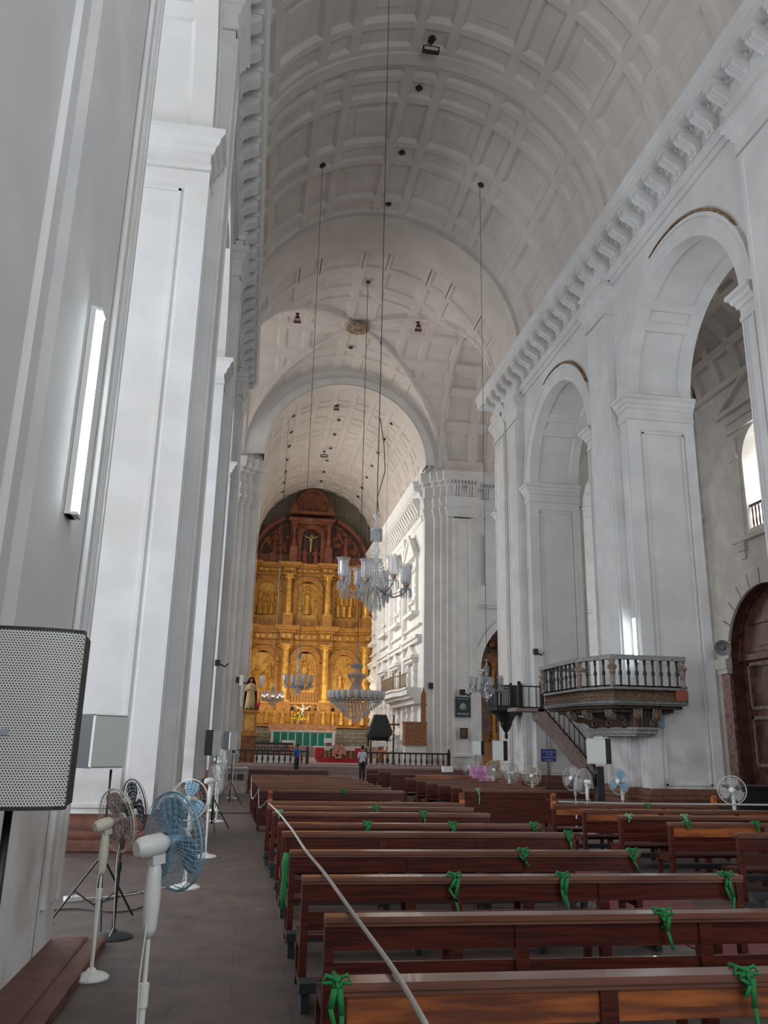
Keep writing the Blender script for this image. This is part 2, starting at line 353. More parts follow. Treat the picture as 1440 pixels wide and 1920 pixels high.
# damp stains above the right arches: thin rusty crust on the archivolt edge
dm=M()
for yc,a0,a1 in ((24.15-.05,75,150),(35.85-.05,75,150)):
    N=20
    for k in range(N):
        a=math.radians(a0+(a1-a0)*k/N); b=math.radians(a0+(a1-a0)*(k+1)/N); t0=.09*S(PI*k/N)**.7 if k else 0; t1=.09*S(PI*(k+1)/N)**.7 if k<N-1 else 0
        f=lambda an,r:(13.935,yc+r*K(an)+.05,ZI+r*S(an))
        dm.quad(f(a,4.71),f(b,4.71),f(b,4.715+t1),f(a,4.715+t0)); dm.quad(f(a,4.715+t0),f(b,4.715+t1),(14.1,f(b,4.715+t1)[1],f(b,4.715+t1)[2]),(14.1,f(a,4.715+t0)[1],f(a,4.715+t0)[2]))
struct(dm,'trim_stain',RUST)
# ---- nave vault
v=M()
def nv(u,y,o): return (XC+(RV+o)*S(u),y,ZS+(RV+o)*K(u))
cols=[]; 
for sgn in (-1,1):
    for c,h in ((15.7,10.0),(31.4,5.3),(47.1,10.0),(62.8,5.3),(78.8,10.5)): cols.append((math.radians(sgn*c-h),math.radians(sgn*c+h)))
cols.append((math.radians(-5.4),math.radians(5.4)))
cols.sort()
rows=[(38.5,39.8),(35.4,38.5),(34.1,35.4),(31.1,34.1),(29.8,31.1),(29.0,29.8)]
rows+=[(26.9,28.2),(23.9,26.9),(22.6,23.9),(19.6,22.6),(18.3,19.6)]
rows+=[(15.3,18.3),(14.0,15.3),(11,14.),(9.7,11),(6.7,9.7),(3.7,6.7),(.7,3.7),(-2.3,.7),(-5.3,-2.3),(-8.3,-5.3)]
for r0,r1 in rows:
    for i,(c0,c1) in enumerate(cols):
        big=(c1-c0)>.3; long=(r1-r0)>2
        v.coffer(nv,c0,c1,r0,r1,.022,.17,.20 if long else .13,nu=4 if big else 2,nv=1,slope=(.020,.16),inner=.06 if (big and long) else 0)
    for a,b in zip([(-1,-PI/2)]+cols,cols+[(PI/2,1)]):
        if b[0]-a[1]>.003: v.grid(lambda u,y:nv(u,y,0),[a[1],(a[1]+b[0])/2,b[0]],[r0,r1])
U=[-PI/2+PI*i/48 for i in range(49)]
v.grid(lambda u,y:nv(u,y,0),U,[28.2,29.0])
for a,b in ((28.3,28.9),):   # raised transverse rib
    v.grid(lambda u,y:nv(u,y,-.12),U,[a,b]); 
    for q in (a,b): v.grid(lambda u,o:nv(u,q,o),U,[-.12,0])
v.grid(lambda u,y:nv(u,y,0),U,[39.8,40.0])
v.grid(lambda u,y:nv(u,y,-.22),U,[40.0,43.3])
for q in (40.0,43.3): v.grid(lambda u,o:nv(u,q,o),U,[-.22,0])
for r0,r1 in ((43.3,YE),):
    for c0,c1 in cols: v.coffer(nv,c0,c1,r0,r1,.022,.2,.13,nu=3,slope=(.02,.12))
v.grid(lambda u,y:nv(u,y,.36),U,[-8.3,46.5]); v.grid(lambda u,o:nv(u,YE+.02,o),U,[0,.36])
struct(v,'ceiling_nave',VLT)
# ring panels on the smooth band
# ---- crossing groin vault
cx=M(); YCR=(YE+YT)/2; HA=(YT-YE)/2
def inset(t,cells,w,dep,soft):
    for a,b in cells:
        if a<=t<=b: return min(1,max(0,min(t-a,b-t)-w)/soft)
    return 0
tcols=[]; 
for sgn in (-1,1):
    for c,h in ((17,10.),(36,7.),(54,9.5),(76,10.5)): tcols.append((math.radians(sgn*c-h),math.radians(sgn*c+h)))
tcols.append((math.radians(-5.5),math.radians(5.5))); tcols.sort()
def gz(x,y):
    sx=max(-1,min(1,(x-XC)/RV)); sy=max(-1,min(1,(y-YCR)/HA))
    zn=ZS+RV*math.sqrt(max(0,1-sx*sx)); zt=ZS+RV*math.sqrt(max(0,1-sy*sy))
    u=math.asin(sx); t=math.asin(sy)
    if zn>zt:
        rws=[(XC-7.8+0+k*3.9+.15*0,XC-7.8+k*3.9+2.6) for k in range(0)]
        k=(y-YCR); ay=abs(k); g=0
        rc=[(-.0,.9),(1.1,3.6),(3.9,5.0),(5.3,7.4)]
        g=inset(u,cols,.03,1,.02)*inset(ay,rc if 0 else [(-.9,.9),(1.1,3.6),(3.9,5.0),(5.3,7.4)],.1,1,.1)
        z=zn
    else:
        ax=abs(x-XC); g=inset(t,tcols,.035,1,.03)*inset(ax,[(-.7,.7),(1.0,3.4),(3.7,5.2),(5.5,7.7)],.1,1,.1); z=zt
    dz=abs(zn-zt); rib=max(0,1-(abs(abs(sx)-abs(sy))*7.6/.32)**4)
    return z+.13*g*(1-min(1,rib*3)) -.16*min(1,rib*2)
n=190
cx.grid(lambda x,y:(x,y,gz(x,y)),[XC-RV+2*RV*(.5-.5*K(PI*i/n)) for i in range(n+1)],[YE+(YT-YE)*(.5-.5*K(PI*i/n)) for i in range(n+1)])
struct(cx,'ceiling_crossing',VLT)
bs=M(); bs.T=Matrix.Translation((XC-.05,YCR-.3,ZS+RV-.36))@Matrix.Rotation(PI,4,'X')
bs.lathe([(.0,.3),(.25,.3),(.3,.18),(.5,.12),(.62,.16),(.7,.08),(.78,.1),(.85,0)],n=24,flute=12,fa=.04)
struct(bs,'trim_boss',mat('stained boss plaster',(.40,.29,.22),.9,var=(.22,.13,.09),scale=4),auto=AU)
# ---- transept barrels
def tbar(x0,x1,name,mt):
    m=M()
    def tv(u,x,o): return (x,YCR+(HA+o)*S(u),ZS+(RV+o)*K(u))
    s=1 if x1>x0 else -1; x=x0; k=0
    while abs(x-x0)<abs(x1-x0)-.1:
        wd=(2.7,1.3)[k%2]; xa,xb=x,x+s*wd
        for c0,c1 in tcols: m.coffer(lambda u,v_,o:tv(u,v_,o),c0,c1,min(xa,xb),max(xa,xb),.03,.22,.22,nu=4,slope=(.025,.2),inner=.05 if k%2==0 else 0)
        for a,b in zip([(-1,-PI/2)]+tcols,tcols+[(PI/2,1)]):
            if b[0]-a[1]>.003: m.grid(lambda u,v_:tv(u,v_,0),[a[1],b[0]],[min(xa,xb),max(xa,xb)])
        if k%2==0:
            UU=[-PI/2+PI*i/40 for i in range(41)]; m.grid(lambda u,v_:tv(u,v_,-.1),UU,[xa-.15,xa+.15])
            for q in (xa-.15,xa+.15): m.grid(lambda u,o:tv(u,q,o),UU,[-.1,.02])
        x=xb; k+=1
    struct(m,name,mt)
tbar(XC+RV,33,'ceiling_transept_right',VLT); tbar(XC-RV,-20,'ceiling_transept_left',VLT)
# ---- chancel
CX0,CX1=-.15,12.9; CC=(CX0+CX1)/2; RC=(CX1-CX0)/2; CZ=23.35
ch=M()
def cv(u,y,o): return (CC+(RC+o)*S(u),y,CZ+(RC+o)*K(u))
cc=[(math.radians(a-6.2),math.radians(a+6.2)) for a in range(-84,91,14)]
y=62.2; k=0
while y<90:
    wd=(2.2,1.2)[k%2]
    for c0,c1 in cc: ch.coffer(cv,c0,c1,y,y+wd,.02,.14,.10,nu=2,slope=(.015,.09))
    for a,b in zip([(-1,-PI/2)]+cc,cc+[(PI/2,1)]):
        if b[0]-a[1]>.003: ch.grid(lambda u,q:cv(u,q,0),[a[1],b[0]],[y,y+wd])
    y+=wd; k+=1
ch.grid(lambda u,q:cv(u,q,-.12),U,[YT,62.2]); ch.grid(lambda u,o:cv(u,62.2,o),U,[-.12,0])
ch.grid(lambda u,q:cv(u,q,.25),U,[YT,91]); ch.grid(lambda u,o:cv(u,YT+.02,o),U,[-.12,.8])
struct(ch,'ceiling_chancel',VLT)
ew=M()   # east wall of the crossing and transept
N=48
for r0,r1,yy in ((RC-.12,RC+.5,YT-.12),(RC+.5,RV+.6,YT)):
    for i in range(N):
        a,b=U[i],U[i+1]
        q=lambda u,r,base:(base[0]+r*S(u),yy,base[1]+r*K(u))
        o1=(CC,CZ); 
        p0,p1=q(a,r0,o1),q(b,r0,o1)
        if yy==YT: p2,p3=q(b,RV+.7,(XC,ZS)),q(a,RV+.7,(XC,ZS))
        else: p2,p3=q(b,r1,o1),q(a,r1,o1)
        ew.quad(p0,p1,p2,p3)
for i in range(N): ew.quad(cv(U[i],YT-.12,.5),cv(U[i+1],YT-.12,.5),cv(U[i+1],YT,.5),cv(U[i],YT,.5))
DXC,DR,DZ=21.5,4.3,7.4
def eastside(m,s,x):   # x: list map from chancel edge outward distance
    g=lambda d:x+s*d
    B=lambda a,b,yf,z0=0,z1=24.2:m.box(min(g(a),g(b)),yf,z0,max(g(a),g(b)),62.2,z1)
    B(0,.70,61.6); B(.68,1.17,61.1); B(1.15,1.60,60.75); B(1.58,3.95,60.5,0,22)
    B(2.06,3.4,60.40,1.2,19.2)
    fp=lambda u,v_,o:(u,60.4+o,v_)
    m.quad((g(2.06),60.4,1.2),(g(3.4),60.4,1.2),(g(3.4),60.4,19.2),(g(2.06),60.4,19.2))
eastside(ew,1,12.93); eastside(ew,-1,-.2)
# plain wall with chapel door on the right
N=24
for k in range(N):
    a,b=PI*k/N,PI*(k+1)/N; f=lambda an,r=DR:(DXC+r*K(an),61.0,DZ+r*S(an))
    p,q=f(a),f(b); ew.quad(p,q,(q[0],61.0,24.2),(p[0],61.0,24.2)); ew.quad(p,q,(q[0],62.2,q[2]),(p[0],62.2,p[2]))
    for r0,r1,yy in ((DR,DR+.5,60.88),):
        ew.quad(f(a)[:1]+(yy,)+f(a)[2:],f(b)[:1]+(yy,)+f(b)[2:],(f(b,r1)[0],yy,f(b,r1)[2]),(f(a,r1)[0],yy,f(a,r1)[2]))
        ew.quad((f(a,r1)[0],yy,f(a,r1)[2]),(f(b,r1)[0],yy,f(b,r1)[2]),f(b,r1),f(a,r1))
ew.quad((16.7,61,0),(DXC-DR,61,0),(DXC-DR,61,24.2),(16.7,61,24.2)); ew.quad((DXC-DR,61,0),(DXC-DR,62.2,0),(DXC-DR,62.2,DZ),(DXC-DR,61,DZ))
ew.quad((DXC+DR,61,0),(34,61,0),(34,61,24.2),(DXC+DR,61,24.2)); ew.box(DXC-DR-.5,60.88,0,DXC-DR,61.0,DZ)
ew.quad((-20,61,0),(-3.9,61,0),(-3.9,61,24.2),(-20,61,24.2))
ew.sweep([(0,7.1),(.1,7.12),(.1,7.3),(.2,7.35),(.2,7.5),(0,7.52)],[(DXC-DR-.6,60.9),(DXC-DR,60.9),(DXC-DR,62)],side=-1)
ew.box(DXC-5.0,60.6,12.4,DXC+5.0,61,12.62); ew.box(DXC-5.0,60.75,12.2,DXC+5.0,61,12.4)   # string course
for xx in (17.6,25.2): # little framed niches above
    ew.box(xx,60.8,14,xx+.2,61,18); 
ew.box(14.4,60.5,22.9,33,62.2,23.3); ew.box(-20,60.5,22.9,-1.7,62.2,23.3)
struct(ew,'wall_crossing_east',PL,auto=AU)
tr=M()
ENT=[(0,19.25),(.06,19.27),(.06,19.5),(.12,19.52),(.12,19.75),(.2,19.8),(.22,19.95),(.1,19.98),(.1,20.45),(.16,20.5),(.16,20.9),(.05,20.95),(.05,21.75),(.25,21.8),(.25,21.95),(.34,22.0),(.36,22.1),(.75,22.15),(.78,22.55),(.84,22.6),(.9,22.9),(0,22.98)]
def entpath(s,x): g=lambda d:x+s*d; return [(g(0),62.2),(g(0),61.6),(g(.68),61.6),(g(.68),61.1),(g(1.15),61.1),(g(1.15),60.75),(g(1.58),60.75),(g(1.58),60.4),(g(3.95),60.4),(g(3.95),61.0),(g(19),61.0)]
tr.sweep([(o*.55 if o>.3 else o,z) for o,z in ENT],entpath(1,12.93),side=-1); tr.sweep([(o*.55 if o>.3 else o,z) for o,z in ENT],entpath(-1,-.2),side=1)
tr.sweep([(0,22.15),(.2,22.2),(.45,22.2),(.48,22.55),(.55,22.9),(0,22.98)],[(14.5,60.4),(16.88,60.4),(16.88,61),(33,61)],side=-1)
# consoles and dentils on this frieze
for x in (15.0,16.1,17.6,19.0,20.4,21.8,23.2): 
    yy=60.35 if x<16.9 else 60.95
    for q in (0,.2,.4): tr.prism([(yy,20.95),(yy-.14,21.05),(yy-.1,21.3),(yy-.3,21.6),(yy-.3,21.8),(yy,21.8)],x+q,x+q+.13,'x')
x=14.6
while x<26:
    yy=60.4 if x<16.8 else 61.0; tr.box(x,yy-.45,21.98,x+.13,yy-.2,22.12); x+=.27
struct(tr,'trim_crossing_cornice',PL,auto=AU)
# panel mouldings on the crossing pier
pm=M()
pm.T=None
for (a,b) in ((14.99,16.29),):
    f=lambda u,v_,o:(u,60.32+o,v_)
    pm.coffer(f,a-.1,b+.1,1.1,19.1,.16,.2,.07,bev=.3); 
    for q in (a-.1,b+.1): pm.quad((q,60.32,1.1),(q,60.5,1.1),(q,60.5,19.1),(q,60.32,19.1))
    pm.quad((a-.1,60.32,1.1),(b+.1,60.32,1.1),(b+.1,60.5,1.1),(a-.1,60.5,1.1))
struct(pm,'trim_pier_panel',PL)
# chapel beyond the door arch
cb=M(); cb.box(16.0,66,0,27,66.3,13); cb.box(15.8,62.2,0,16.0,66.3,13); cb.box(27,62.2,0,27.2,66.3,13); cb.box(15.8,62.2,13,27.2,66.3,13.2)
struct(cb,'wall_chapel',PNT)
ct=thing('side_altarpiece','dark gilded side altarpiece seen through the arch beside the hanging banner','altarpiece',(19,65.6,0))
m=M()
for x in (-1.6,-.7,.5,1.6): m.lathe([(.28,2.2),(.28,2.5),(.2,2.6),(.2,8.0),(.34,8.5)],(x,0,0),10)
m.build('column',GOLD,ct,smooth=False)
m=M(); m.box(-2.4,-.1,0,2.6,.3,2.2); m.box(-2.4,-.3,8.5,2.6,.3,9.2); m.box(-2.2,.05,2.2,2.4,.3,8.5)
for i in range(26): m.ball((random.uniform(-2.2,2.4),-.1,random.uniform(9.2,11)),(random.uniform(.15,.35),.15,random.uniform(.15,.35)),6,4)
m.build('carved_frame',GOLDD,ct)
m=M(); m.box(-.5,-.06,3,.3,.05,7.5); m.box(.75,-.06,3,1.4,.05,7.5); m.build('painted_panel',PNT,ct)
# transept west walls above aisles + chancel walls
tw=M()
tw.quad((16.75,YE,17.9),(34,YE,17.9),(34,YE,24.2),(16.75,YE,24.2)); tw.quad((-4.4,YE,0),(-20,YE,0),(-20,YE,24.2),(-4.4,YE,24.2))
struct(tw,'wall_transept_west',PL)
cw=M(); cw.quad((CX0,62.2,0),(CX0,91,0),(CX0,91,11.5),(CX0,62.2,11.5)); cw.quad((CX0,62.2,18.5),(CX0,91,18.5),(CX0,91,24),(CX0,62.2,24))
for a,b in ((62.2,64.5),(68.5,71),(75,77.5),(81.5,91)): cw.quad((CX0,a,11.5),(CX0,b,11.5),(CX0,b,18.5),(CX0,a,18.5))
struct(cw,'wall_chancel_left',CHAN)
cr=M(); X1=CX1
cr.quad((X1,62.2,0),(X1,91,0),(X1,91,24),(X1,62.2,24))
def cx_box(p,y0,z0,y1,z1,q=0): cr.box(X1-p,y0,z0,X1-q,y1,z1)
cr.sweep([(0,19.2),(.12,19.2),(.12,19.5),(.25,19.6),(.1,19.65),(.1,21.2),(.3,21.3),(.35,21.6),(.75,21.7),(.8,22.2),(.95,22.5),(0,22.6)],[(X1,62.2),(X1,90)],side=1)
y=63
while y<89.5:
    cr.prism([(X1-.1,19.7),(X1-.3,19.75),(X1-.26,20.1),(X1-.45,20.5),(X1-.7,20.9),(X1-.72,21.3),(X1-.1,21.4)],y,y+.32,'y'); y+=.86
for i,yc in enumerate((65.5,72.5,79.5,86.5)):
    if i: cx_box(.30,yc-3.9,0,yc-3.1,19.2); cx_box(.4,yc-4.0,18.6,yc-3.0,19.2); cx_box(.4,yc-4.,9.5,yc-3.,10.2); cx_box(.38,yc-3.75,10.8,yc-3.25,18.2)
    # upper window niche with pediment
    cx_box(.22,yc-1.6,12.2,yc-1.25,16.6); cx_box(.22,yc+1.25,12.2,yc+1.6,16.6); cx_box(.5,yc-1.9,16.6,yc+1.9,16.9); cx_box(.6,yc-1.9,11.9,yc+1.9,12.2)
    cr.prism([(yc-2.1,16.9),(yc+2.1,16.9),(yc,18.6)],X1-.45,X1,'x'); 
    cr.prism([(yc-1.7,16.95),(yc-2.3,16.9),(yc,18.8),(yc+2.3,16.9),(yc+1.7,16.95),(yc,18.3)],X1-.6,X1-.4,'x')
    cx_box(.35,yc-.9,13,yc+.9,13.2); cx_box(.3,yc-.9,15.6,yc+.9,15.75)
    for z in (12.9,13.7,14.5,15.3): cx_box(.28,yc-1.47,z,yc-1.2,z+.5); cx_box(.28,yc+1.2,z,yc+1.47,z+.5)
    # mid cornice, lower aedicule
    cx_box(.5,yc-3.2,9.9,yc+3.2,10.15); cx_box(.35,yc-3.2,9.6,yc+3.2,9.9); cx_box(.28,yc-3.2,10.9,yc+3.2,11.05)
    cx_box(.45,yc-1.7,8.2,yc+1.7,8.45); cx_box(.6,yc-1.9,8.45,yc+1.9,8.7); cr.prism([(yc-1.8,8.7),(yc+1.8,8.7),(yc,9.6)],X1-.4,X1,'x')
    cx_box(.25,yc-1.5,3.2,yc-1.1,8.2); cx_box(.25,yc+1.1,3.2,yc+1.5,8.2)
    for z in (3.6,4.4,5.2,6.0,6.8,7.5): cx_box(.34,yc-1.6,z,yc-1.05,z+.35); cx_box(.34,yc+1.05,z,yc+1.6,z+.35)
    cx_box(.4,yc-3.1,2.6,yc+3.1,2.9)
    cr.quad((X1-.02,yc-1.1,3.3),(X1-.02,yc+1.1,3.3),(X1-.02,yc+1.1,8),(X1-.02,yc-1.1,8))
struct(cr,'wall_chancel_right',CHAN)
dn=M(); dn.box(X1-.42,66.2,13.9,X1-.3,66.9,14.1)
bk=M(); bk.box(CX0-1,90.9,0,CX1+1,91.1,30); struct(bk,'wall_altar_back',MRT)
# floors
fl=M(); fl.box(-20,-9,-.2,34,62.2,0); struct(fl,'floor',FLR)
pf=M(); pf.box(-1.0,54.5,0,14.3,62.2,.45); pf.box(-.7,56,.45,13.2,62.2,.55); pf.box(CX0,62.2,-.2,CX1,91,.55); pf.box(-.15,80,.55,12.9,91,1.55); pf.box(2,78.6,.55,10,80,1.2)
struct(pf,'floor_platform',STP)
# ---- right aisle
ra=M(); XA=24.15; AR=(XA-16.75)/2; AC=16.75+AR; AZ=20.7
wy,wr,wz0,wz1=34.4,1.75,12.7,16.15     # window
cy,cr_,cz=35.5,3.3,6.45
RV_=[]
ra.quad((XA,10,AZ-20.7),(XA,cy-cr_,0),(XA,cy-cr_,AZ),(XA,10,AZ)) if 0 else None
N=24
def aw(y0,y1,z0,z1): ra.quad((XA,y0,z0),(XA,y1,z0),(XA,y1,z1),(XA,y0,z1))
aw(-9,cy-cr_,0,11.2); aw(cy+cr_,YE,0,11.2); 
for k in range(N):
    a,b=PI*k/N,PI*(k+1)/N; f=lambda an,r=cr_,x=XA:(x,cy+r*K(an),cz+r*S(an))
    p,q=f(a),f(b); ra.quad(p,q,(XA,q[1],11.2),(XA,p[1],11.2)); RV_.append((f(a),f(b),f(b,cr_,XA+.66),f(a,cr_,XA+.66)))
aw(-9,wy-wr,11.2,AZ); aw(wy+wr,YE,11.2,AZ); aw(wy-wr,wy+wr,11.2,wz0-.1)
for k in range(N):
    a,b=PI*k/N,PI*(k+1)/N; f=lambda an,r=wr,x=XA:(x,wy+r*K(an),wz1+r*S(an))
    p,q=f(a),f(b); ra.quad(p,q,(XA,q[1],AZ),(XA,p[1],AZ)); ra.quad(p,q,f(b,wr,XA+1.5),f(a,wr,XA+1.5))
for q in (wy-wr,wy+wr): ra.quad((XA,q,wz0-.1),(XA+1.5,q,wz0-.1),(XA+1.5,q,wz1),(XA,q,wz1))
ra.quad((XA,wy-wr,wz0-.1),(XA,wy+wr,wz0-.1),(XA+1.5,wy+wr,wz0-.1),(XA+1.5,wy-wr,wz0-.1))
for q in (cy-cr_,cy+cr_): RV_.append(((XA,q,0),(XA+.66,q,0),(XA+.66,q,cz),(XA,q,cz)))
# pilasters, frames and pediment round the window
def ab(p,y0,z0,y1,z1): ra.box(XA-p,y0,z0,XA,y1,z1)
for s in (-1,1):
    a=wy+s*(wr+.55); ab(.12,a-.28,wz0-.5,a+.28,17.6); ab(.2,a-.36,16.4,a+.36,16.7); ab(.22,a-.34,wz0-1.1,a+.34,wz0-.5); ab(.14,a-.2,wz0-1.5,a+.2,wz0-1.1)
ab(.3,wy-2.9,wz0-.65,wy+2.9,wz0-.42); ab(.18,wy-2.7,17.9,wy+2.7,18.1); ab(.14,wy-2.7,18.5,wy+2.7,18.65)
ra.prism([(wy-3.5,19.0),(wy+3.5,19.0),(wy+3.2,19.25),(wy-3.2,19.25)],XA-.3,XA,'x')
ra.prism([(wy-3.6,19.15),(wy,20.9),(wy+3.6,19.15),(wy+3.1,19.15),(wy,20.6),(wy-3.1,19.15)],XA-.34,XA,'x')
ra.box(XA-.25,-9,AZ-.15,XA,YE,AZ+.2)
# respond pilaster + transverse arches
for y0,y1 in ((40.1,42.1),):
    ra.box(XA-.45,y0,0,XA,y1,14.3); ra.box(XA-.62,y0-.15,14.1,XA,y1+.15,14.5); ra.box(XA-.55,y0-.1,13.5,XA,y1+.1,13.6); ra.box(16.75,y0,0,17.1,y1,14.3)
    R=3.1; CCX=(17.1+XA-.45)/2; R=(XA-.45-17.1)/2
    for k in range(N):
        a,b=PI*k/N,PI*(k+1)/N; f=lambda an:(CCX+R*K(an),14.4+R*S(an))
        p,q=f(a),f(b)
        for yy in (y0,y1): ra.quad((p[0],yy,p[1]),(q[0],yy,q[1]),(q[0],yy,24.5),(p[0],yy,24.5))
        ra.quad((p[0],y0,p[1]),(q[0],y0,q[1]),(q[0],y1,q[1]),(p[0],y1,p[1]))
    for yy in (y0,y1):
        ra.quad((XA-.45,yy,14.4),(XA,yy,14.4),(XA,yy,24.5),(XA-.45,yy,24.5)); ra.quad((16.75,yy,14.4),(17.1,yy,14.4),(17.1,yy,24.5),(16.75,yy,24.5))
struct(ra,'wall_aisle_right',PLW)
av=M()
def avf(u,y,o): return (AC+(AR+o)*S(u),y,AZ+(AR+o)*K(u))
ac=[(math.radians(a-15),math.radians(a+15)) for a in (-75,-45,-15,15,45,75)]
y=-8
while y<YE-.1:
    wd=min(1.9,YE-y)
    for c0,c1 in ac: av.coffer(avf,c0,c1,y,y+wd,.06,.25,.3,nu=4,slope=(.03,.06))
    y+=wd
struct(av,'ceiling_aisle_right',VLT)
# outside wall seen through the aisle window, window frame + balustrade
wo=M(); wo.box(XA+1.5,30,11.2,XA+7,39,wz0-.1); wo.box(XA+6.5,29,11,XA+6.7,40,21); wo.box(XA+1.6,38.8,11,XA+6.6,39,21)
struct(wo,'wall_gallery_outer',PL)
wf=M(); wf.box(XA+1.3,wy-wr,wz1-.06,XA+1.38,wy+wr,wz1); wf.box(XA+1.3,wy+.2,wz0,XA+1.38,wy+.32,wz1+1.6)
struct(wf,'window_1',WHC)
bl=thing('window_balustrade','dark wooden balustrade across the arched upper window on the right','railing',(XA+.2,wy,wz0-.1))
m=M(); m.box(-.06,-wr,1.18,.06,wr,1.28); m.build('handrail',DKW,bl)
m=M(); m.box(-.05,-wr,.0,.05,wr,.08); m.build('bottom_rail',DKW,bl)
bpr=M(); bpr.lathe([(.03,0),(.05,.3),(.03,.6),(.045,.9),(.03,1.12)],n=8)
b0=bpr.build('baluster',DKW,bl,smooth=True,loc=(0,-wr+.12,.07))
for i in range(1,13): c=b0.copy(); c.location=(0,-wr+.12+i*.27,.07); COL.objects.link(c)
# chapel arch dressing: voussoirs, marble pilaster, carved doors
va=M()
for k in range(12):
    a0=PI*k/12; a1=PI*(k+1)/12-.02; f=lambda an,r,x:(x,cy+r*K(an),cz+r*S(an))
    for j in range(3):
        a=a0+(a1-a0)*j/3; b=a0+(a1-a0)*(j+1)/3
        va.quad(f(a,3.3,XA-.14),f(b,3.3,XA-.14),f(b,4.1,XA-.14),f(a,4.1,XA-.14)); va.quad(f(a,4.1,XA-.14),f(b,4.1,XA-.14),f(b,4.1,XA),f(a,4.1,XA)); va.quad(f(a,3.3,XA-.14),f(b,3.3,XA-.14),f(b,3.3,XA),f(a,3.3,XA))
    for a in (a0,a1): va.quad(f(a,3.3,XA-.14),f(a,4.1,XA-.14),f(a,4.1,XA),f(a,3.3,XA))
va.box(XA-.35,cy+cr_-.05,cz-.5,XA,cy+4.25,cz); va.box(XA-.28,cy+cr_,cz-.75,XA,cy+4.15,cz-.5)
struct(va,'trim_chapel_arch',PLW)
mp=M(); mp.box(XA-.16,cy+cr_,0,XA,cy+4.05,cz-.75); struct(mp,'trim_chapel_pilaster',MARB)
cd_=M()
for q in RV_: cd_.quad(*q)
cd_.box(XA+.65,cy-cr_-.2,0,XA+.8,cy+cr_+.2,10)
def cf(u,v_,o): return (XA+.6+o,u,v_)
for (a,b,c,d) in ((cy+.25,cy+2.9,1.2,3.6),(cy+.25,cy+2.9,3.9,6.2),(cy+.25,cy+2.9,6.7,8.3),(cy-2.6,cy+.0,1.2,3.6),(cy-2.6,cy,3.9,6.2),(cy-2.6,cy,6.7,8.3)):
    cd_.coffer(cf,a,b,c,d,.22,.22,.12,bev=.4)
    for q in (a,b): cd_.quad((XA+.6,q,c),(XA+.7,q,c),(XA+.7,q,d),(XA+.6,q,d))
cd_.box(XA+.4,cy-cr_,6.3,XA+.7,cy+cr_,6.6)
for k in range(9):
    cd_.coffer(lambda u,v_,o:(XA+v_,cy+(cr_-.03+o)*K(u),cz+(cr_-.03+o)*S(u)),PI*k/9,PI*(k+1)/9,.02,.62,.03,.1,.05,nu=3,slope=(.01,.03))
cd_.k=1
for zz in (1.3,2.1,2.9,4.1,4.9,5.7):
    for yy in (cy+.36,cy+2.70): 
        cd_.ball((XA+.56,yy,zz),(.05,.08,.25),6,4)
for (c,d) in ((1.2,3.6),(3.9,6.2)):
    for a,b,e,f_ in ((cy+.25,cy+.4,c,d),(cy+2.72,cy+2.87,c,d),(cy+.25,cy+2.87,c,c+.15),(cy+.25,cy+2.87,d-.15,d)): cd_.box(XA+.57,a,e,XA+.6,b,f_)
struct(cd_,'door_1',[PNT,mat('faded cream border',(.34,.28,.22),.7,var=(.18,.12,.09),scale=9)])
lk=M()
lk.box(-12.4,-9,0,-12.3,45.5,8); lk.box(-12.4,-9,17,-12.3,45.5,20); 
for y in (-9,2,13.5,25,36.7): lk.box(-12.4,y,8,-12.3,y+6,17)
lk.box(-12.4,-9,20,-4.4,45.5,20.2)
struct(lk,'wall_aisle_left',PLW)
# ---------------------------------------------------------------- helpers to place by measurement
def ray(px,py): return fw*F+r2*(px-720)+u2*(960-py)
def atY(px,py,y): d=ray(px,py); t=y/d.y; return CP+d*t
def atZ(px,py,z=0): d=ray(px,py); t=(z-CP.z)/d.z; return CP+d*t
def atX(px,py,x): d=ray(px,py); t=x/d.x; return CP+d*t
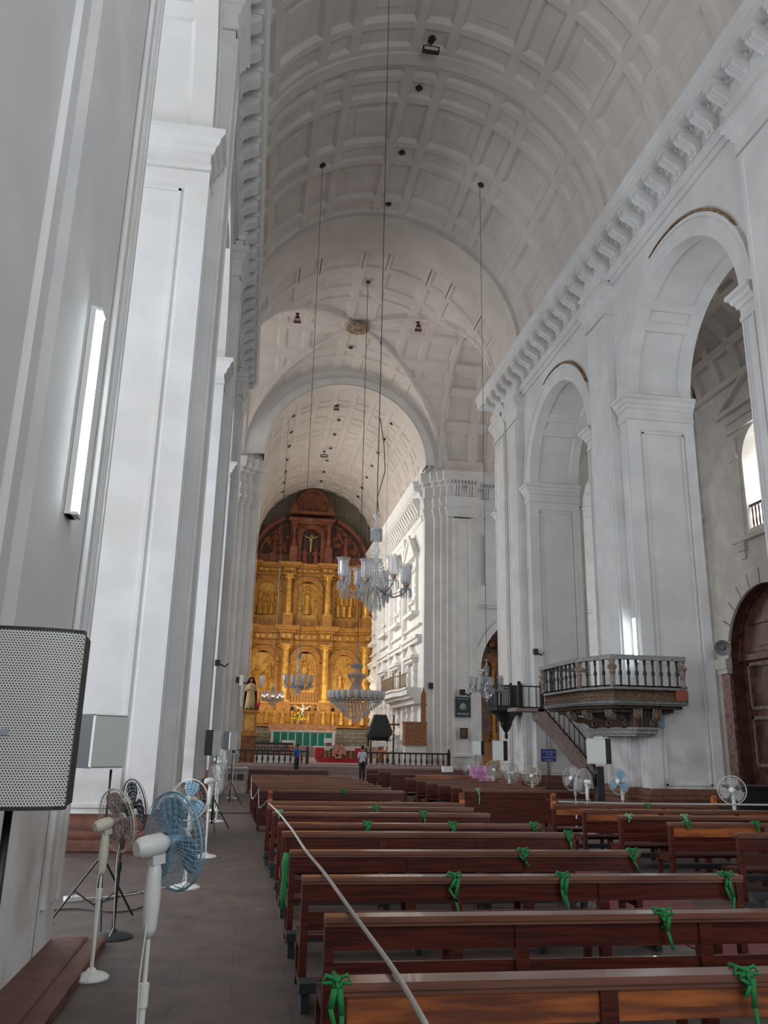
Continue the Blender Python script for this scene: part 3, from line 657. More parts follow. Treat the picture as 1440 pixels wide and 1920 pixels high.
# ---------------------------------------------------------------- pews
def pew(xl,xr,y,label,group,board=WOOD,top=WTOP,knob=False,detail=True,backsolid=False):
    t=thing('pew',label,'pew',(xl,y,0),group=group); L=xr-xl
    m=M(); m.box(0,-.07,.855,L,.07,.89); m.box(0,-.055,.83,L,-.045,.856); m.build('top_rail',top,t)
    m=M(); m.box(.06,-.03,.69,L-.06,-.005,.85); m.build('back_board',board,t)
    m=M(); 
    if backsolid: m.box(.05,-.035,.12,L-.05,-.008,.66)
    else: m.box(.06,-.02,.49,L-.06,.005,.62)
    m.build('lower_board',WOOD,t)
    m=M(); 
    for k in range(4): m.box(-.0,.06+k*.095,.41,L,.06+k*.095+.075,.435)
    m.box(0,.42,.34,L,.445,.41); m.build('seat',WOOD,t)
    for x in (0,L-.06):
        m=M(); pts=[(-.045,0),(.02,0),(.035,.42),(.04,.855),(-.04,.855),(-.045,.4)]; m.prism(pts,x,x+.06,'x'); m.build('back_post',WOOD,t)
        m=M(); m.box(x,.37,0,x+.06,.43,.41); m.box(x,.0,.34,x+.06,.40,.41); m.box(x,-.02,.08,x+.06,.40,.13); m.build('leg',WOOD,t)
        if knob:
            m=M(); m.prism([(-.05,.8),(.06,.8),(.07,.98),(.04,1.06),(0,1.08),(-.04,1.04),(-.03,.95),(-.06,.9)],x-.01,x+.07,'x'); m.build('carved_end',WOOD2,t)
    n=max(1,round(L/1.35))
    for k in range(1,n+1-0):
        if k==n: break
        x=L*k/n; m=M(); m.prism([(-.05,0),(.02,0),(.03,.855),(-.045,.855)],x-.045,x+.045,'x'); m.box(x-.03,.35,0,x+.03,.40,.41); m.build('middle_post',WOOD,t)
    if detail:
        m=M(); m.box(-.02,-.44,.14,L,-.28,.21); kp=m.build('kneeler_pad',BLKP,t)
        for k in range(n+1):
            x=min(L-.06,max(0,L*k/n-.03)); m=M(); m.box(x,-.42,0,x+.06,-.05,.05); m.box(x,-.40,.05,x+.06,-.32,.14); m.build('kneeler_leg',BLKP,kp)
    return t
ordn=['frontmost at the bottom edge of the photo','second from the bottom edge of the photo','third from the bottom edge of the photo','fourth from the bottom edge of the photo','fifth row up from the bottom edge','sixth row up from the bottom edge','seventh row up from the bottom edge','eighth row up from the bottom edge']
GL='pews of the long left block'; GR='pews of the right hand block'; GM='pews of the far right block'
LB=[(.47,4.45,4.22),(.56,4.42,5.68),(.52,4.40,7.27),(.50,4.24,8.91),(.50,4.21,10.70),(.49,4.18,11.83),(.46,3.95,13.6),(.41,4.0,14.77)]
for i,(a,b,y) in enumerate(LB):
    pew(a,b,y,'dark varnished wooden pew in the left block, '+ordn[i],GL,board=WOOD2 if i in (0,) else WOOD)
pew(.46,4.12,15.9,'wooden pew with carved orange end posts where the rope is tied, left block',GL,board=WOOD2,knob=True)
LF=[(.34,3.68,19.74,'pew with a broad bare back just beyond the carved end posts, left block'),(.34,3.6,21.0,'dark pew directly behind the broad bare-backed one, left block'),(.30,3.52,22.04,'dark pew in the far rows of the left block, third past the gap'),(.27,3.47,23.12,'dark pew in the far rows of the left block, fourth past the gap'),(.22,3.5,24.34,'dark pew in the far rows of the left block, fifth past the gap'),(.22,3.5,25.72,'dark pew in the far rows of the left block, sixth past the gap'),(.22,3.4,27.26,'dark pew in the far rows of the left block, last before the front bench')]
for k,(a,b,y,l) in enumerate(LF): pew(a,b,y,l,GL,detail=False,backsolid=(k==0))
pew(.14,3.25,33.6,'front bench with a solid panelled back nearest the altar platform on the left',GL,detail=False,backsolid=True)
RB=[(6.52,11.2,10.74,'right hand pew cut by the right edge, nearest the camera'),(6.32,10.8,12.21,'right hand pew, second up, with a wide orange lower board'),(6.07,10.6,13.38,'right hand pew, third up, green tie at its left corner'),(5.98,10.4,14.68,'right hand pew, fourth up, two before the clear pier')]
for k,(a,b,y,l) in enumerate(RB): pew(a,b,y,l,GR,board=WOOD2 if k in (1,3) else WOOD)
pew(5.89,9.3,15.95,'right hand pew with carved rounded end posts before the big pier',GR,board=WOOD2,knob=True)
MB=[(5.35,8.75,20.7,'far right block pew with a solid dark back facing the camera'),(5.35,7.9,21.9,'far right block pew, second row from the solid backed one'),(5.26,7.8,23.0,'far right block pew, third row from the solid backed one'),(5.16,7.7,24.15,'far right block pew, fourth row from the solid backed one'),(5.16,7.6,25.54,'far right block pew, fifth row from the solid backed one'),(5.10,7.5,27.07,'far right block pew, last row with cushioned chair at its end')]
for k,(a,b,y,l) in enumerate(MB): pew(a,b,y,l,GM,detail=False,backsolid=(k==0))
for k,(a,b,y) in enumerate(((5.3,9.2,31.0),(5.2,9.6,33.4),(5.1,10,36))): pew(a,b,y,'dark bench right of the white-shirted person, '+('nearest the camera','middle one','furthest one')[k],'benches right of the standing man',detail=False,backsolid=True)
# carpet in the middle passage
m=M(); m.box(4.62,5.2,0.0,5.85,16.5,.012); tag(m.build('carpet_runner',CRP),'faded red carpet runner on the passage between pew blocks','carpet')
# ---------------------------------------------------------------- cloth ties
def tie(x,y,label,left=-.02,right=.02,l1=.18,l2=.22,mt=GRN,z=.895,flip=1):
    m=M(); w=.035
    P=[(-.078,.84),(-.078,z+.004),(.078,z+.004),(.078,.82),(.06,.80),(-.06,.80)]
    for i in range(len(P)):
        a,b=P[i],P[(i+1)%len(P)]; m.tube([(0,a[0],a[1]),(.006,(a[0]+b[0])/2,(a[1]+b[1])/2+.002),(0,b[0],b[1])],.010,6)
    m.ball((0,-.06,z+.010),(.024,.03,.016),8,5)
    for s,l in ((-1,l1),(1,l2)):
        q_=random.uniform(-.02,.03); p=[(0,-.08,z+.01),(s*.02+q_,-.09,z-.02),(s*.028+left*s*.5-q_,-.095,z-l*.5),(s*.02+right*.6+q_,-.09,z-l)]
        for k in range(len(p)-1):
            a,b=p[k],p[k+1]; h=.017-.003*k; m.prism([(a[0]-h,a[2]),(a[0]+h,a[2]),(b[0]+h,b[2]),(b[0]-h,b[2])],a[1]-.003,a[1]+.003,'y')
    m.tube([(0,-.06,z+.01),(-.05,-.07,z+.03),(-.07,-.075,z+.0),(-.01,-.07,z+.0)],.010,5); m.tube([(0,-.06,z+.01),(.05,-.06,z+.028),(.065,-.07,z-.005),(.01,-.07,z+.0)],.010,5)
    o=m.build('cloth_tie',mt,smooth=True,loc=(x,y,0)); tag(o,label,'cloth tie','green cloth ties on the pews')
TS=[(628,1842,4.22,'green cloth tied on the left end of the nearest pew',.2,.26),(1385,1830,4.22,'green cloth strip trailing over the nearest pew at the lower right',.1,.3),(1235,1708,5.68,'green cloth tied round the second pew from the camera',.05,.22),(848,1645,7.27,'long green cloth tie at the middle of the third pew',.2,.34),(1050,1643,7.27,'green cloth tie right of centre on the third pew, near red carpet',.22,.3),(1355,1642,7.27,'green cloth bow on the right end of the third pew',.2,.36),(977,1595,8.91,'green cloth bow on the fourth pew from the camera, its middle',.1,.15),(1181,1592,8.91,'green cloth bow on the right end of the fourth pew',.1,.2),(1062,1563,10.7,'green cloth tie on the right end of the fifth pew',.1,.2),(688,1545,11.83,'small green tie left of centre on the sixth pew',.1,.2),(847,1546,11.83,'bunched green cloth tie right of centre on the sixth pew',.15,.2),(998,1546,11.83,'green tie on the right end of the sixth pew',.05,.08),(523,1524,13.6,'pale green tie at the left end of the seventh pew',.02,.03),(792,1524,13.6,'green tie on the seventh pew, right of its middle',.05,.15),(705,1513,14.77,'small green tie on the eighth pew',.05,.08),(645,1481,19.74,'green tie on the broad bare-backed pew far left block',.05,.12),(1212,1511,15.95,'green tie on the pew in front of the blue fan',.1,.2),(1176,1530,13.38,'pale green tie on the left corner of a right hand pew',.04,.05),(1280,1532,13.38,'pale green tie mid-way along a right hand pew',.06,.1),(1284,1543,12.21,'green tie directly below another on the right hand pews',.04,.1),(1414,1549,12.21,'green tie near the right edge of the photo',.04,.15),(895,1484,20.7,'pale green hanging tie on the far solid backed pew',.05,.35)]
for px,py,y,l,a,b in TS: tie(atY(px,py,y).x,y,l,l1=a,l2=b,mt=GRN2 if 'pale' in l else GRN)
m=M(); m.tube([(.47,8.86,.87),(.455,8.84,.78),(.46,8.85,.68),(.45,8.84,.5),(.46,8.86,.36)],[.03,.035,.028,.03,.02],7); tag(m.build('cloth_tie',GRN,smooth=True),'long green cloth hanging down the left post of the fourth pew','cloth tie','green cloth ties on the pews')
# ---------------------------------------------------------------- ropes
def rope(pts,label,r=.014,mt=ROPE,name='rope',cat='rope'):
    P=[Vector(p) for p in pts]; out=[]
    for i in range(len(P)-1):
        a,b,c,d=P[max(0,i-1)],P[i],P[i+1],P[min(len(P)-1,i+2)]
        for k in range(6):
            t=k/6; out.append(.5*((2*b)+(c-a)*t+(2*a-5*b+4*c-d)*t*t+(3*b-a-3*c+d)*t**3))
    out.append(P[-1]); m=M(); m.tube(out,r,6); return tag(m.build(name,mt,smooth=True),label,cat)
RP=[(503,1505,15.8),(523,1524.5,13.6),(541,1547,11.8),(550,1559,10.7),(575,1597,8.91),(609,1638,7.27),(661,1711.5,5.68),(738,1818,4.25),(799,1922,3.45)]
pts=[]
for px,py,y in RP: pts.append(atZ(px,py,.915))
rope(pts,'pale rope stretched over the pew tops from carved post to bottom edge')
rope([(.44,15.9,.9),(.36,16.6,.74),(.33,17.6,.66),(.33,18.8,.76),(.34,19.66,.9)],'pale rope sagging between the carved end post and the next pew',.012)
rope([(.34,19.74,.9),(.26,21,.62),(.22,23,.52),(.22,25.5,.7),(.22,27.2,.88)],'pale rope sagging past the far left pew ends',.014)
rope([(6.0,15.95,.93),(7.6,15.9,.91),(8.9,15.85,.915),(10.0,15.3,.95),(11.5,14.6,.98)],'pale rope laid along the right hand pew with rounded ends',.02)
# ---------------------------------------------------------------- fans
def fan(loc,h,yaw,label,R=.24,c_body=FWH,c_ring=FGR,c_wire=FGR,c_blade=FCLR,c_pole=FWH,c_base=FWH,tilt=.1,hub=FWH,wires=44,base_r=.2,long_box=True,group='pedestal fans along the nave'):
    t=thing('pedestal_fan',label,'fan',loc,yaw,group)
    m=M(); m.lathe([(base_r,0),(base_r,.015),(base_r*.8,.035),(.05,.055),(.03,.08)],n=28); m.build('base',c_base,t,auto=AU)
    m=M(); m.lathe([(.017,.06),(.017,h*.55)],n=12); m.lathe([(.011,h*.55),(.011,h-.32)],n=10); m.lathe([(.024,h*.50),(.024,h*.57)],n=12); m.build('pole',c_pole if c_pole!=FWH else FWH,t,auto=AU)
    m=M(); m.lathe([(.02,h-.42),(.034,h-.38),(.042,h-.25),(.036,h-.12),(.02,h-.06)],n=14); m.build('control_box',c_body,t,smooth=True)
    T=Matrix.Translation((0,0,h))@Matrix.Rotation(tilt,4,'X')   # fan axis +Y
    def lm(): q=M(); q.T=T@Matrix.Rotation(-PI/2,4,'X'); return q   # local z -> +Y
    q=lm(); q.lathe([(.0,-.115),(.035,-.115),(.05,-.095),(.054,-.05),(.054,.02),(.04,.045),(.03,.06)],n=20); q.build('motor_housing',c_body,t,auto=AU)
    q=M(); q.T=T; q.box(-.03,-.04,-.09,.03,.03,-.04); q.build('neck_joint',c_body,t)
    q=lm()
    for z in (.075,.125): q.ring((0,0,z),R*.985,.0025,40,4)
    q.ring((0,0,.10),R*1.01,.006,40,6)
    for z,rr in ((.055,.62),(.155,.62)): q.ring((0,0,z),R*rr,.0018,30,4)
    q.build('grille_ring',c_ring,t,smooth=True)
    q=lm()
    for k in range(wires):
        a=2*PI*k/wires
        for z1,zc in ((.10,.05),(.10,.16)):
            q.tube([(.05*K(a),.05*S(a),zc),(R*.6*K(a+.06),R*.6*S(a+.06),zc),(R*.92*K(a+.1),R*.92*S(a+.1),(zc*.6+z1*.4)),(R*1.0*K(a+.11),R*1.0*S(a+.11),z1)],.0015,3)
    q.build('grille_wires',c_wire,t)
    q=lm(); q.lathe([(0,.175),(.05,.17),(.055,.155),(.05,.15)],n=18); q.build('grille_badge',hub,t,auto=AU)
    blades=[]
    for k in range(3):
        q=lm(); a0=2*PI*k/3+.4; G=[]
        for i in range(7):
            r_=.03+(R*.9-.03)*i/6; wdt=.55+.35*S(PI*i/6); G.append([(r_*K(a0+wdt*(j/4-.5)*1.5),r_*S(a0+wdt*(j/4-.5)*1.5),.10+.03*(j/4-.5)*(1-i/9)) for j in range(5)])
        for i in range(6):
            for j in range(4): q.quad(G[i][j],G[i+1][j],G[i+1][j+1],G[i][j+1])
        b=q.build('blade',c_blade,t,smooth=True)
        sd=b.modifiers.new('s','SOLIDIFY'); sd.thickness=.003; blades.append(b)
    q=lm(); q.lathe([(0,.145),(.03,.14),(.035,.06)],n=14); hb=q.build('hub',c_blade,t,smooth=True)
    for b in blades: b.parent=hb
    m=M(); m.tube([(.02,-.03,h-.35),(.03,-.05,h*.6),(.03,-.03,h*.3),(.05,-.02,.1),(.12,-.1,.02)],.004,5); m.build('cord',FWH,t)
    return t
R_=math.radians
fan((-.41,4.5,0),1.44,R_(-52),'white pedestal fan with a blue wire guard, nearest the camera on the left',R=.235,c_ring=FBL,c_wire=FBLG,c_blade=FBLB,c_pole=FWH,wires=56,tilt=.12)
fan((-1.17,7.95,0),1.22,R_(-50),'cream pedestal fan with smoky see-through blades before the brown plinth',R=.27,c_body=FCR,c_ring=FCR,c_wire=FSMO,c_blade=FSMO,wires=40,base_r=.15,tilt=.22)
fan((-1.22,9.45,0),1.24,R_(-58),'black pedestal fan on a dusty round base left',R=.27,c_body=BLK,c_ring=BLK,c_wire=BLK,c_blade=BLK,c_pole=BLK,c_base=BLKP,hub=BLK,wires=26,tilt=.2)
fan((-.70,12.36,0),1.13,R_(160),'blue-bladed pedestal fan with a round yellowish badge, facing the camera',R=.27,c_wire=FGR,c_ring=FWH,c_blade=FBL,hub=FCR,wires=30,tilt=.1)
fan((-.58,15.45,0),1.25,R_(-60),'grey wire pedestal fan standing fifth along the left aisle',R=.26,c_blade=FCLR,wires=30)
fan((-.62,21.84,0),1.4,R_(-80),'white stemmed pedestal fan below the twin distant speakers',R=.28,wires=36)
fan((-.78,25.2,0),1.4,R_(-70),'grey fan standing by the black speaker tripod far left',R=.28,wires=30)
fan((-.40,30.4,0),1.45,R_(-100),'furthest left fan, white stem, near the altar platform step',R=.3,wires=30)
RF=[(955,1450,24.9,200,'grey fan against the white pilaster left of the blue sign',FGR,FCLR,FWH),(998,1455,24.9,150,'pinkish smoky fan right against the pilaster beneath the stairs',FCR,FSMO,FCR),(1078,1460,20,120,'dark grey fan beneath the sloping stair wall',FGR,FCLR,FGR),(1100,1466,19.2,30,'white backed fan beneath the lower end of the stair',FWH,FCLR,FWH),(1166,1466,18.5,120,'blue-bladed fan before the white pier on the right',FGR,FBL,FWH),(1374,1482,16.6,140,'white double-guard fan left of the black bench at the right edge',FWH,FCLR,FWH),(925,1444,27,170,'cream fan with a round guard under the hanging chandelier',FCR,FSMO,FCR),(882,1438,30,150,'clear bladed fan beside the pink boxes',FGR,FCLR,FWH)]
for px,py,y,a,l,cr2,cb2,bd in RF:
    p=atY(px,py,y); fan((p.x,y,0),p.z,R_(a),l,R=.28,c_body=bd,c_ring=cr2,c_wire=cr2,c_blade=cb2,wires=26)
# ---------------------------------------------------------------- speakers
def speaker(x0,x1,y,z0,z1,label,yaw=0,mesh=SPKF,holes=False,dep=.34):
    w=x1-x0; h=z1-z0; t=thing('loudspeaker',label,'loudspeaker',((x0+x1)/2,y,z0),yaw,'box loudspeakers on stands')
    m=M(); a=w/2; b=w/2*.93
    m.prism([(-a+.01,.03),(a-.01,.03),(b,dep),(-b,dep)],0,h,'z'); m.build('cabinet',BLKP,t)
    if not holes:
        m=M(); m.box(-a,-.0,.02,a,.035,h-.02); gr=m.build('grille',SPKF,t)
        m=M()
        for p in ((-a,.0,a,.012),(-a,h-.012,a,h),(-a,0,-a+.012,h),(a-.012,0,a,h)): m.box(p[0],-.006,p[1],p[2],.0,p[3])
        m.build('grille_frame',WHC,gr)
    else:
        m=M(); # curved perforated front
        n=14; pr=[(-a+w*i/n,-.045*(1-((i/n-.5)*2)**4)) for i in range(n+1)]
        for i in range(n): m.quad((pr[i][0],pr[i][1],.012),(pr[i+1][0],pr[i+1][1],.012),(pr[i+1][0],pr[i+1][1],h-.012),(pr[i][0],pr[i][1],h-.012))
        for s in (-1,1): m.box(min(s*a,s*(a-.01)),0,.012,max(s*a,s*(a-.01)),.04,h-.012)
        m.build('grille',HOLE,t,smooth=True)
        m=M(); m.prism(pr+[(a,.06),(-a,.06)],h-.012,h,'z'); m.build('top_trim',BLK,t); m=M(); m.prism(pr+[(a,.06),(-a,.06)],0,.012,'z'); m.build('bottom_trim',BLK,t)
        m=M(); m.box(-.0,-.050,.235,.028*1.3,-.044,.255); m.build('badge',LENS_,t)
    return t
def hole_mat():
    m=bpy.data.materials.new('perforated speaker mesh'); m.use_nodes=True; nt=m.node_tree; b=nt.nodes['Principled BSDF']
    tc=nt.nodes.new('ShaderNodeTexCoord'); sx=nt.nodes.new('ShaderNodeSeparateXYZ'); nt.links.new(tc.outputs['Object'],sx.inputs[0])
    def mt_(op,a,b_=None,v=None):
        n=nt.nodes.new('ShaderNodeMath'); n.operation=op; nt.links.new(a,n.inputs[0])
        if b_ is not None: nt.links.new(b_,n.inputs[1])
        elif v is not None: n.inputs[1].default_value=v
        return n.outputs[0]
    P=.0098; u=mt_('DIVIDE',sx.outputs[0],v=P); w=mt_('DIVIDE',sx.outputs[2],v=P*.866)
    row=mt_('FLOOR',w); par=mt_('MULTIPLY',mt_('FLOORED_MODULO',row,v=2.0),v=.5) if False else mt_('MULTIPLY',mt_('MODULO',mt_('ABSOLUTE',row),v=2.0),v=.5)
    uu=mt_('ADD',u,par); fu=mt_('SUBTRACT',mt_('FRACT',uu),v=.5); fv=mt_('SUBTRACT',mt_('FRACT',w),v=.5)
    d=mt_('SQRT',mt_('ADD',mt_('MULTIPLY',fu,fu),mt_('MULTIPLY',fv,fv))); g=mt_('LESS_THAN',d,v=.31)
    x=nt.nodes.new('ShaderNodeMix'); x.data_type='RGBA'; nt.links.new(g,x.inputs[0]); x.inputs[6].default_value=(.60,.59,.56,1); x.inputs[7].default_value=(.03,.03,.03,1)
    nt.links.new(x.outputs[2],b.inputs['Base Color']); b.inputs['Roughness'].default_value=.5; return m
HOLE=hole_mat(); LENS_=mat('grey badge',(.28,.30,.33),.4)
def stand(x,y,h,label,yaw=0,group='tripod speaker stands'):
    t=thing('speaker_stand',label,'stand',(x,y,0),yaw,group)
    m=M(); m.lathe([(.019,.15),(.019,h*.62)],n=10); m.lathe([(.014,h*.6),(.014,h)],n=10); m.build('pole',BLK,t,smooth=True)
    m=M(); m.lathe([(.03,h*.58),(.03,h*.64)],n=10); m.box(-.01,-.06,h*.59,.01,-.02,h*.62); m.build('collar',BLK,t)
    for k in range(3):
        a=2*PI*k/3+.5; m=M(); m.tube([(.02*K(a),.02*S(a),h*.42),(.5*K(a),.5*S(a),.02)],.012,6); m.build('leg',BLK,t)
    for k in range(3):
        a=2*PI*k/3+.5; m=M(); m.tube([(.02*K(a),.02*S(a),.18),(.27*K(a),.27*S(a),h*.42*.48)],.008,5); m.build('brace',BLK,t)
    return t
# foreground speaker
speaker(-1.05,-.585,3.0,1.715,2.31,'large pale perforated loudspeaker cut by the left edge',yaw=R_(4),holes=True)
stand(-.80,3.18,1.71,'black stand carrying the big foreground loudspeaker',.4)
speaker(-1.73,-1.29,9.9,1.615,2.2,'pale fronted black loudspeaker on a tripod behind the cream fan',yaw=R_(40),dep=.40)
stand(-1.50,10.1,1.6,'black tripod stand in front of the stained plinth, left',.3)
for (px0,px1,py0,py1,y,l,yw) in ((397,417,1369,1417,19.5,'left one of two distant loudspeakers by the left piers',38),(428,447,1372,1406,26.5,'right one of two distant loudspeakers by the left piers',38),(1101,1134,1385,1432,19.2,'loudspeaker in front of the foot of the stairs',-50),(923,944,1389,1426,28.3,'loudspeaker beside the black pulpit column, right aisle side',-46),(886,902,1390,1415,34.5,'small looking distant loudspeaker below the framed picture',-42)):
    a=atY(px0,py1,y); b=atY(px1,py0,y); speaker(a.x,b.x,y,a.z,b.z,l,yaw=R_(yw))
    stand((a.x+b.x)/2,y+.18,a.z,'black tripod stand under the '+l[:46].replace(' in front','').strip(),.2)
# ---------------------------------------------------------------- tube lamps
def tubelamp(x,y,z0,z1,s,label,w=.045):
    t=thing('tube_lamp',label,'wall lamp',(x,y,z0)); h=z1-z0
    m=M(); m.box(0 if s>0 else -.05,-w*1.3,-.03,.05 if s>0 else 0,w*1.3,h+.03); m.build('batten',WHC,t)
    m=M(); 
    for dy in (-w*.5,w*.5): m.lathe([(.018,0),(.018,h)],(s*.075,dy,0),10)
    m.build('tube',TUBE,t,smooth=True)
    for zz in (-.03,h): m=M(); m.box(min(0,s*.1),-w,zz,max(0,s*.1),w,zz+.03); m.build('end_cap',WHC,t)
    return t
tubelamp(-1.665,7.2,3.82,5.75,1,'longest bright tube lamp, upright on the nearest left pier',.09)
tubelamp(-1.665,19.95,3.85,5.75,1,'upright tube lamp on the second left pier',.09)
tubelamp(-1.665,31.6,3.6,5.7,1,'slim bright tube lamp on the third left pier',.08)
tubelamp(-1.665,43.0,3.6,5.7,1,'furthest tube lamp on the left piers, behind the distant speakers',.08)
tubelamp(14.01,28.5,5.0,6.6,-1,'tube lamp glowing above the carved gallery railing',.09)
# ---------------------------------------------------------------- chandeliers
def chandelier(c,ztop,zbot,Rr,zc,n,label,drop=True,bulbs=False,scale_s=1.,tiers=2,zc2=None):
    # c=(x,y), zc: arm height; parts built in local coords about (x,y,0)
    t=thing('chandelier',label,'chandelier',(c[0],c[1],zc),group='crystal chandeliers'); k=Rr/.6
    H=ztop-zc
    m=M(); m.lathe([(.012,H),(.07*k,H-.01),(.075*k,H-.03),(.02,H-.1*k),(.035*k,H-.18*k),(.02,H-.24*k),(.1*k,H-.26*k),(.1*k,H-.29*k),(.03,H-.32*k),(.05*k,H*.55),(.075*k,H*.48),(.03,H*.40),(.11*k,H*.36),(.04,H*.30),(.06*k,H*.15),(.12*k,.12*k),(.16*k,.02),(.14*k,-.06*k),(.05,-.12*k),(.03,zbot-zc+.1*k),(.05*k,zbot-zc+.05*k),(0,zbot-zc)],n=16); m.build('stem',CRY,t,smooth=True)
    m=M()
    for i in range(22):
        for (ra,za,rb,zb) in ((.10*k,H*.37,.22*k,.10*k),(.09*k,H-.28*k,.09*k,H-.46*k)):
            a=2*PI*i/22
            for j in range(9):
                f=j/8; r_=ra+(rb-ra)*f+.0; z=za+(zb-za)*f-(.05*k*S(PI*f) if rb>ra else 0)
                m.ball((r_*K(a),r_*S(a),z),(.011*k,.011*k,.016*k),4,3)
    m.build('crystal_strings',CRYD,t,kind='stuff')
    m=M()   # basket of drops below
    for (rr,z,nn,ln) in ((.27*k,-.02*k,26,.16*k),(.22*k,-.10*k,18,.16*k),(.16*k,-.18*k,16,.16*k),(.10*k,-.26*k,10,.14*k),(.2*k,.05*k,18,.14*k)):
        for i in range(nn):
            a=2*PI*i/nn; x,y=rr*K(a),rr*S(a); m.lathe([(0,z),(.012*k,z-.02*k),(.010*k,z-ln*.8),(0,z-ln)],(x,y,0),4,cap=False)
    m.build('crystal_basket',CRYD,t,kind='stuff')
    for i in range(n):
        a=2*PI*i/n+.35; rr=Rr*(1 if i%2==0 else .86); dz=(0 if i%2==0 else -.06*k); T=Matrix.Rotation(a,4,'Z')
        q=M(); q.T=T; q.tube([(.05*k,0,0),(rr*.3,0,-.10*k),(rr*.6,0,-.13*k),(rr*.85,0,-.07*k),(rr,0,.0+dz)],.012*k,6); arm=q.build('arm',BRS if i%3==0 else CRY,t,smooth=True)
        q=M(); q.T=T@Matrix.Translation((rr,0,dz)); q.lathe([(.02*k,0),(.085*k,.02*k),(.09*k,.03*k),(.03*k,.03*k),(.03*k,.07*k),(.04*k,.08*k)],n=12); q.build('drip_pan',CRY,arm,smooth=True)
        q=M(); q.T=T@Matrix.Translation((rr,0,dz)); q.lathe([(.02*k,.03*k),(.035*k,.06*k),(.045*k,.10*k),(.03*k,.12*k)],n=10); q.build('shade_holder',BRS,arm,smooth=True)
        q=M(); q.T=T@Matrix.Translation((rr,0,dz))
        for j in range(12):
            b=2*PI*j/12; q.lathe([(0,.02*k),(.010*k,.0),(.009*k,-.09*k),(0,-.12*k)],(.085*k*K(b),.085*k*S(b),0),4,cap=False)
        q.build('crystal_drops',CRYD,arm,kind='stuff')
        q=M(); q.T=T@Matrix.Translation((rr,0,dz)); q.lathe([(.025*k,.08*k),(.065*k,.11*k),(.085*k,.16*k),(.083*k,.34*k),(.092*k,.38*k),(.12*k,.42*k)],n=24,cap=False,flute=6,fa=.05); q.build('glass_shade',SHG,arm,smooth=True)
        if bulbs:
            q=M(); q.T=T@Matrix.Translation((rr,0,dz)); q.ball((0,0,.18*k),.03*k,8,6); q.build('bulb',BLB,arm,smooth=True)
    return t
def hang(x,y,z0,z1,label,r=.012,knots=()):
    m=M(); m.tube([(x,y,z0),(x+.01,y,(z0+z1)/2),(x,y,z1)],r,6)
    for z in knots: m.ball((x,y,z),.03,6,5)
    return tag(m.build('hanging_cable',BLK),label,'cable','cables hanging from the vault')
def vz(x): return ZS+math.sqrt(max(0,RV*RV-(x-XC)**2))
chandelier((2.0,13.6),5.8,3.93,.62,4.50,8,'large cut glass chandelier with fluted shades, nearest the camera')
m=M(); m.tube([(2.0,13.6,5.78),(2.0,13.6,6.5),(2.01,13.6,9),(1.99,13.6,30)],.009,6); z=6; 
m.tube([(2.03,13.6,5.85),(2.0,13.58,6.1),(2.13,13.6,6.6),(2.1,13.6,7.1),(2.02,13.6,7.6)],.009,5)
for z in (9.1,12.3,14.5): m.ball((2.0,13.6,z),(.02,.02,.05),6,5)
tag(m.build('hanging_cable',BLK),'thick twisted cable holding the nearest chandelier','cable','cables hanging from the vault')
chandelier((1.98,35.2),5.8,3.7,.60,4.25,8,'clear chandelier with upright shades hanging before the central altarpiece niche')
hang(1.98,35.2,5.8,vz(1.98)+.2,'thin cable down to the chandelier before the central altarpiece niche',.012,(12,18,21))
chandelier((10.2,35.2),5.6,3.75,.72,4.35,10,'sparkling chandelier hanging left of the black pulpit')
hang(10.2,35.2,5.6,vz(10.2)+.2,'thin cable down to the chandelier left of the black pulpit',.012,(12,))
chandelier((2.05,75),7.0,4.7,.95,5.55,10,'small lit chandelier glowing before the left altarpiece relief',bulbs=True)
hang(2.05,75,7,28.6,'thin cable down to the lit chandelier',.02)
# bowl chandelier
t=thing('chandelier','wide bowl chandelier ringed with frosted petals above the altar rail','chandelier',(6.0,47.3,4.5),group='crystal chandeliers')
m=M(); m.lathe([(.05,3.1),(.05,1.9),(.25,1.85),(.35,1.7),(.18,1.6),(.12,1.4),(.5,1.2),(.5,1.1),(.12,1.0),(.16,.6),(.4,.1),(.5,0)],n=20); m.build('canopy',CRY,t,smooth=True)
m=M()
for i in range(20):
    a=2*PI*i/20
    for rr,z in ((.5,1.2),(.32,1.75)): m.lathe([(0,z+.05),(.05,z),(.04,z-.12),(0,z-.2)],(rr*K(a),rr*S(a),0),5,cap=False)
    m.tube([(.48*K(a),.48*S(a),1.1),(.24*K(a),.24*S(a),.7),(.5*K(a),.5*S(a),.15)],.02,4)
m.build('crystal_strings',CRYD,t,kind='stuff')
for i in range(26):
    a=2*PI*i/26; q=M(); q.T=Matrix.Rotation(a,4,'Z')@Matrix.Translation((1.5,0,-.05)); q.lathe([(.09,-.14),(.15,.0),(.16,.2),(.17,.32)],n=8,cap=False); q.build('glass_petal',PET,t,smooth=True)
m=M(); m.ring((0,0,-.14),1.5,.04,48,6); m.ring((0,0,-.3),1.25,.03,40,6); m.build('metal_hoop',BRS,t,smooth=True)
m=M()
for j in range(11):
    rr=1.46*(1-j/11.5); z=-.15-j*.11; nn=max(6,int(46*rr/1.46))
    for i in range(nn):
        a=2*PI*i/nn+j*.3; m.lathe([(0,z),(.035,z-.03),(.03,z-.18),(0,z-.24)],(rr*K(a),rr*S(a),0),4,cap=False)
m.build('crystal_bowl',CRYD,t,kind='stuff')
hang(6.0,47.3,7.5,30.9,'cable down to the wide bowl chandelier',.02,(12,17))
hang(1.8,64.5,9,28.0,'thin cable hanging from the left side of the chancel vault',.012)
hang(10.3,64.5,9,28.0,'thin cable hanging from the right side of the chancel vault',.012)
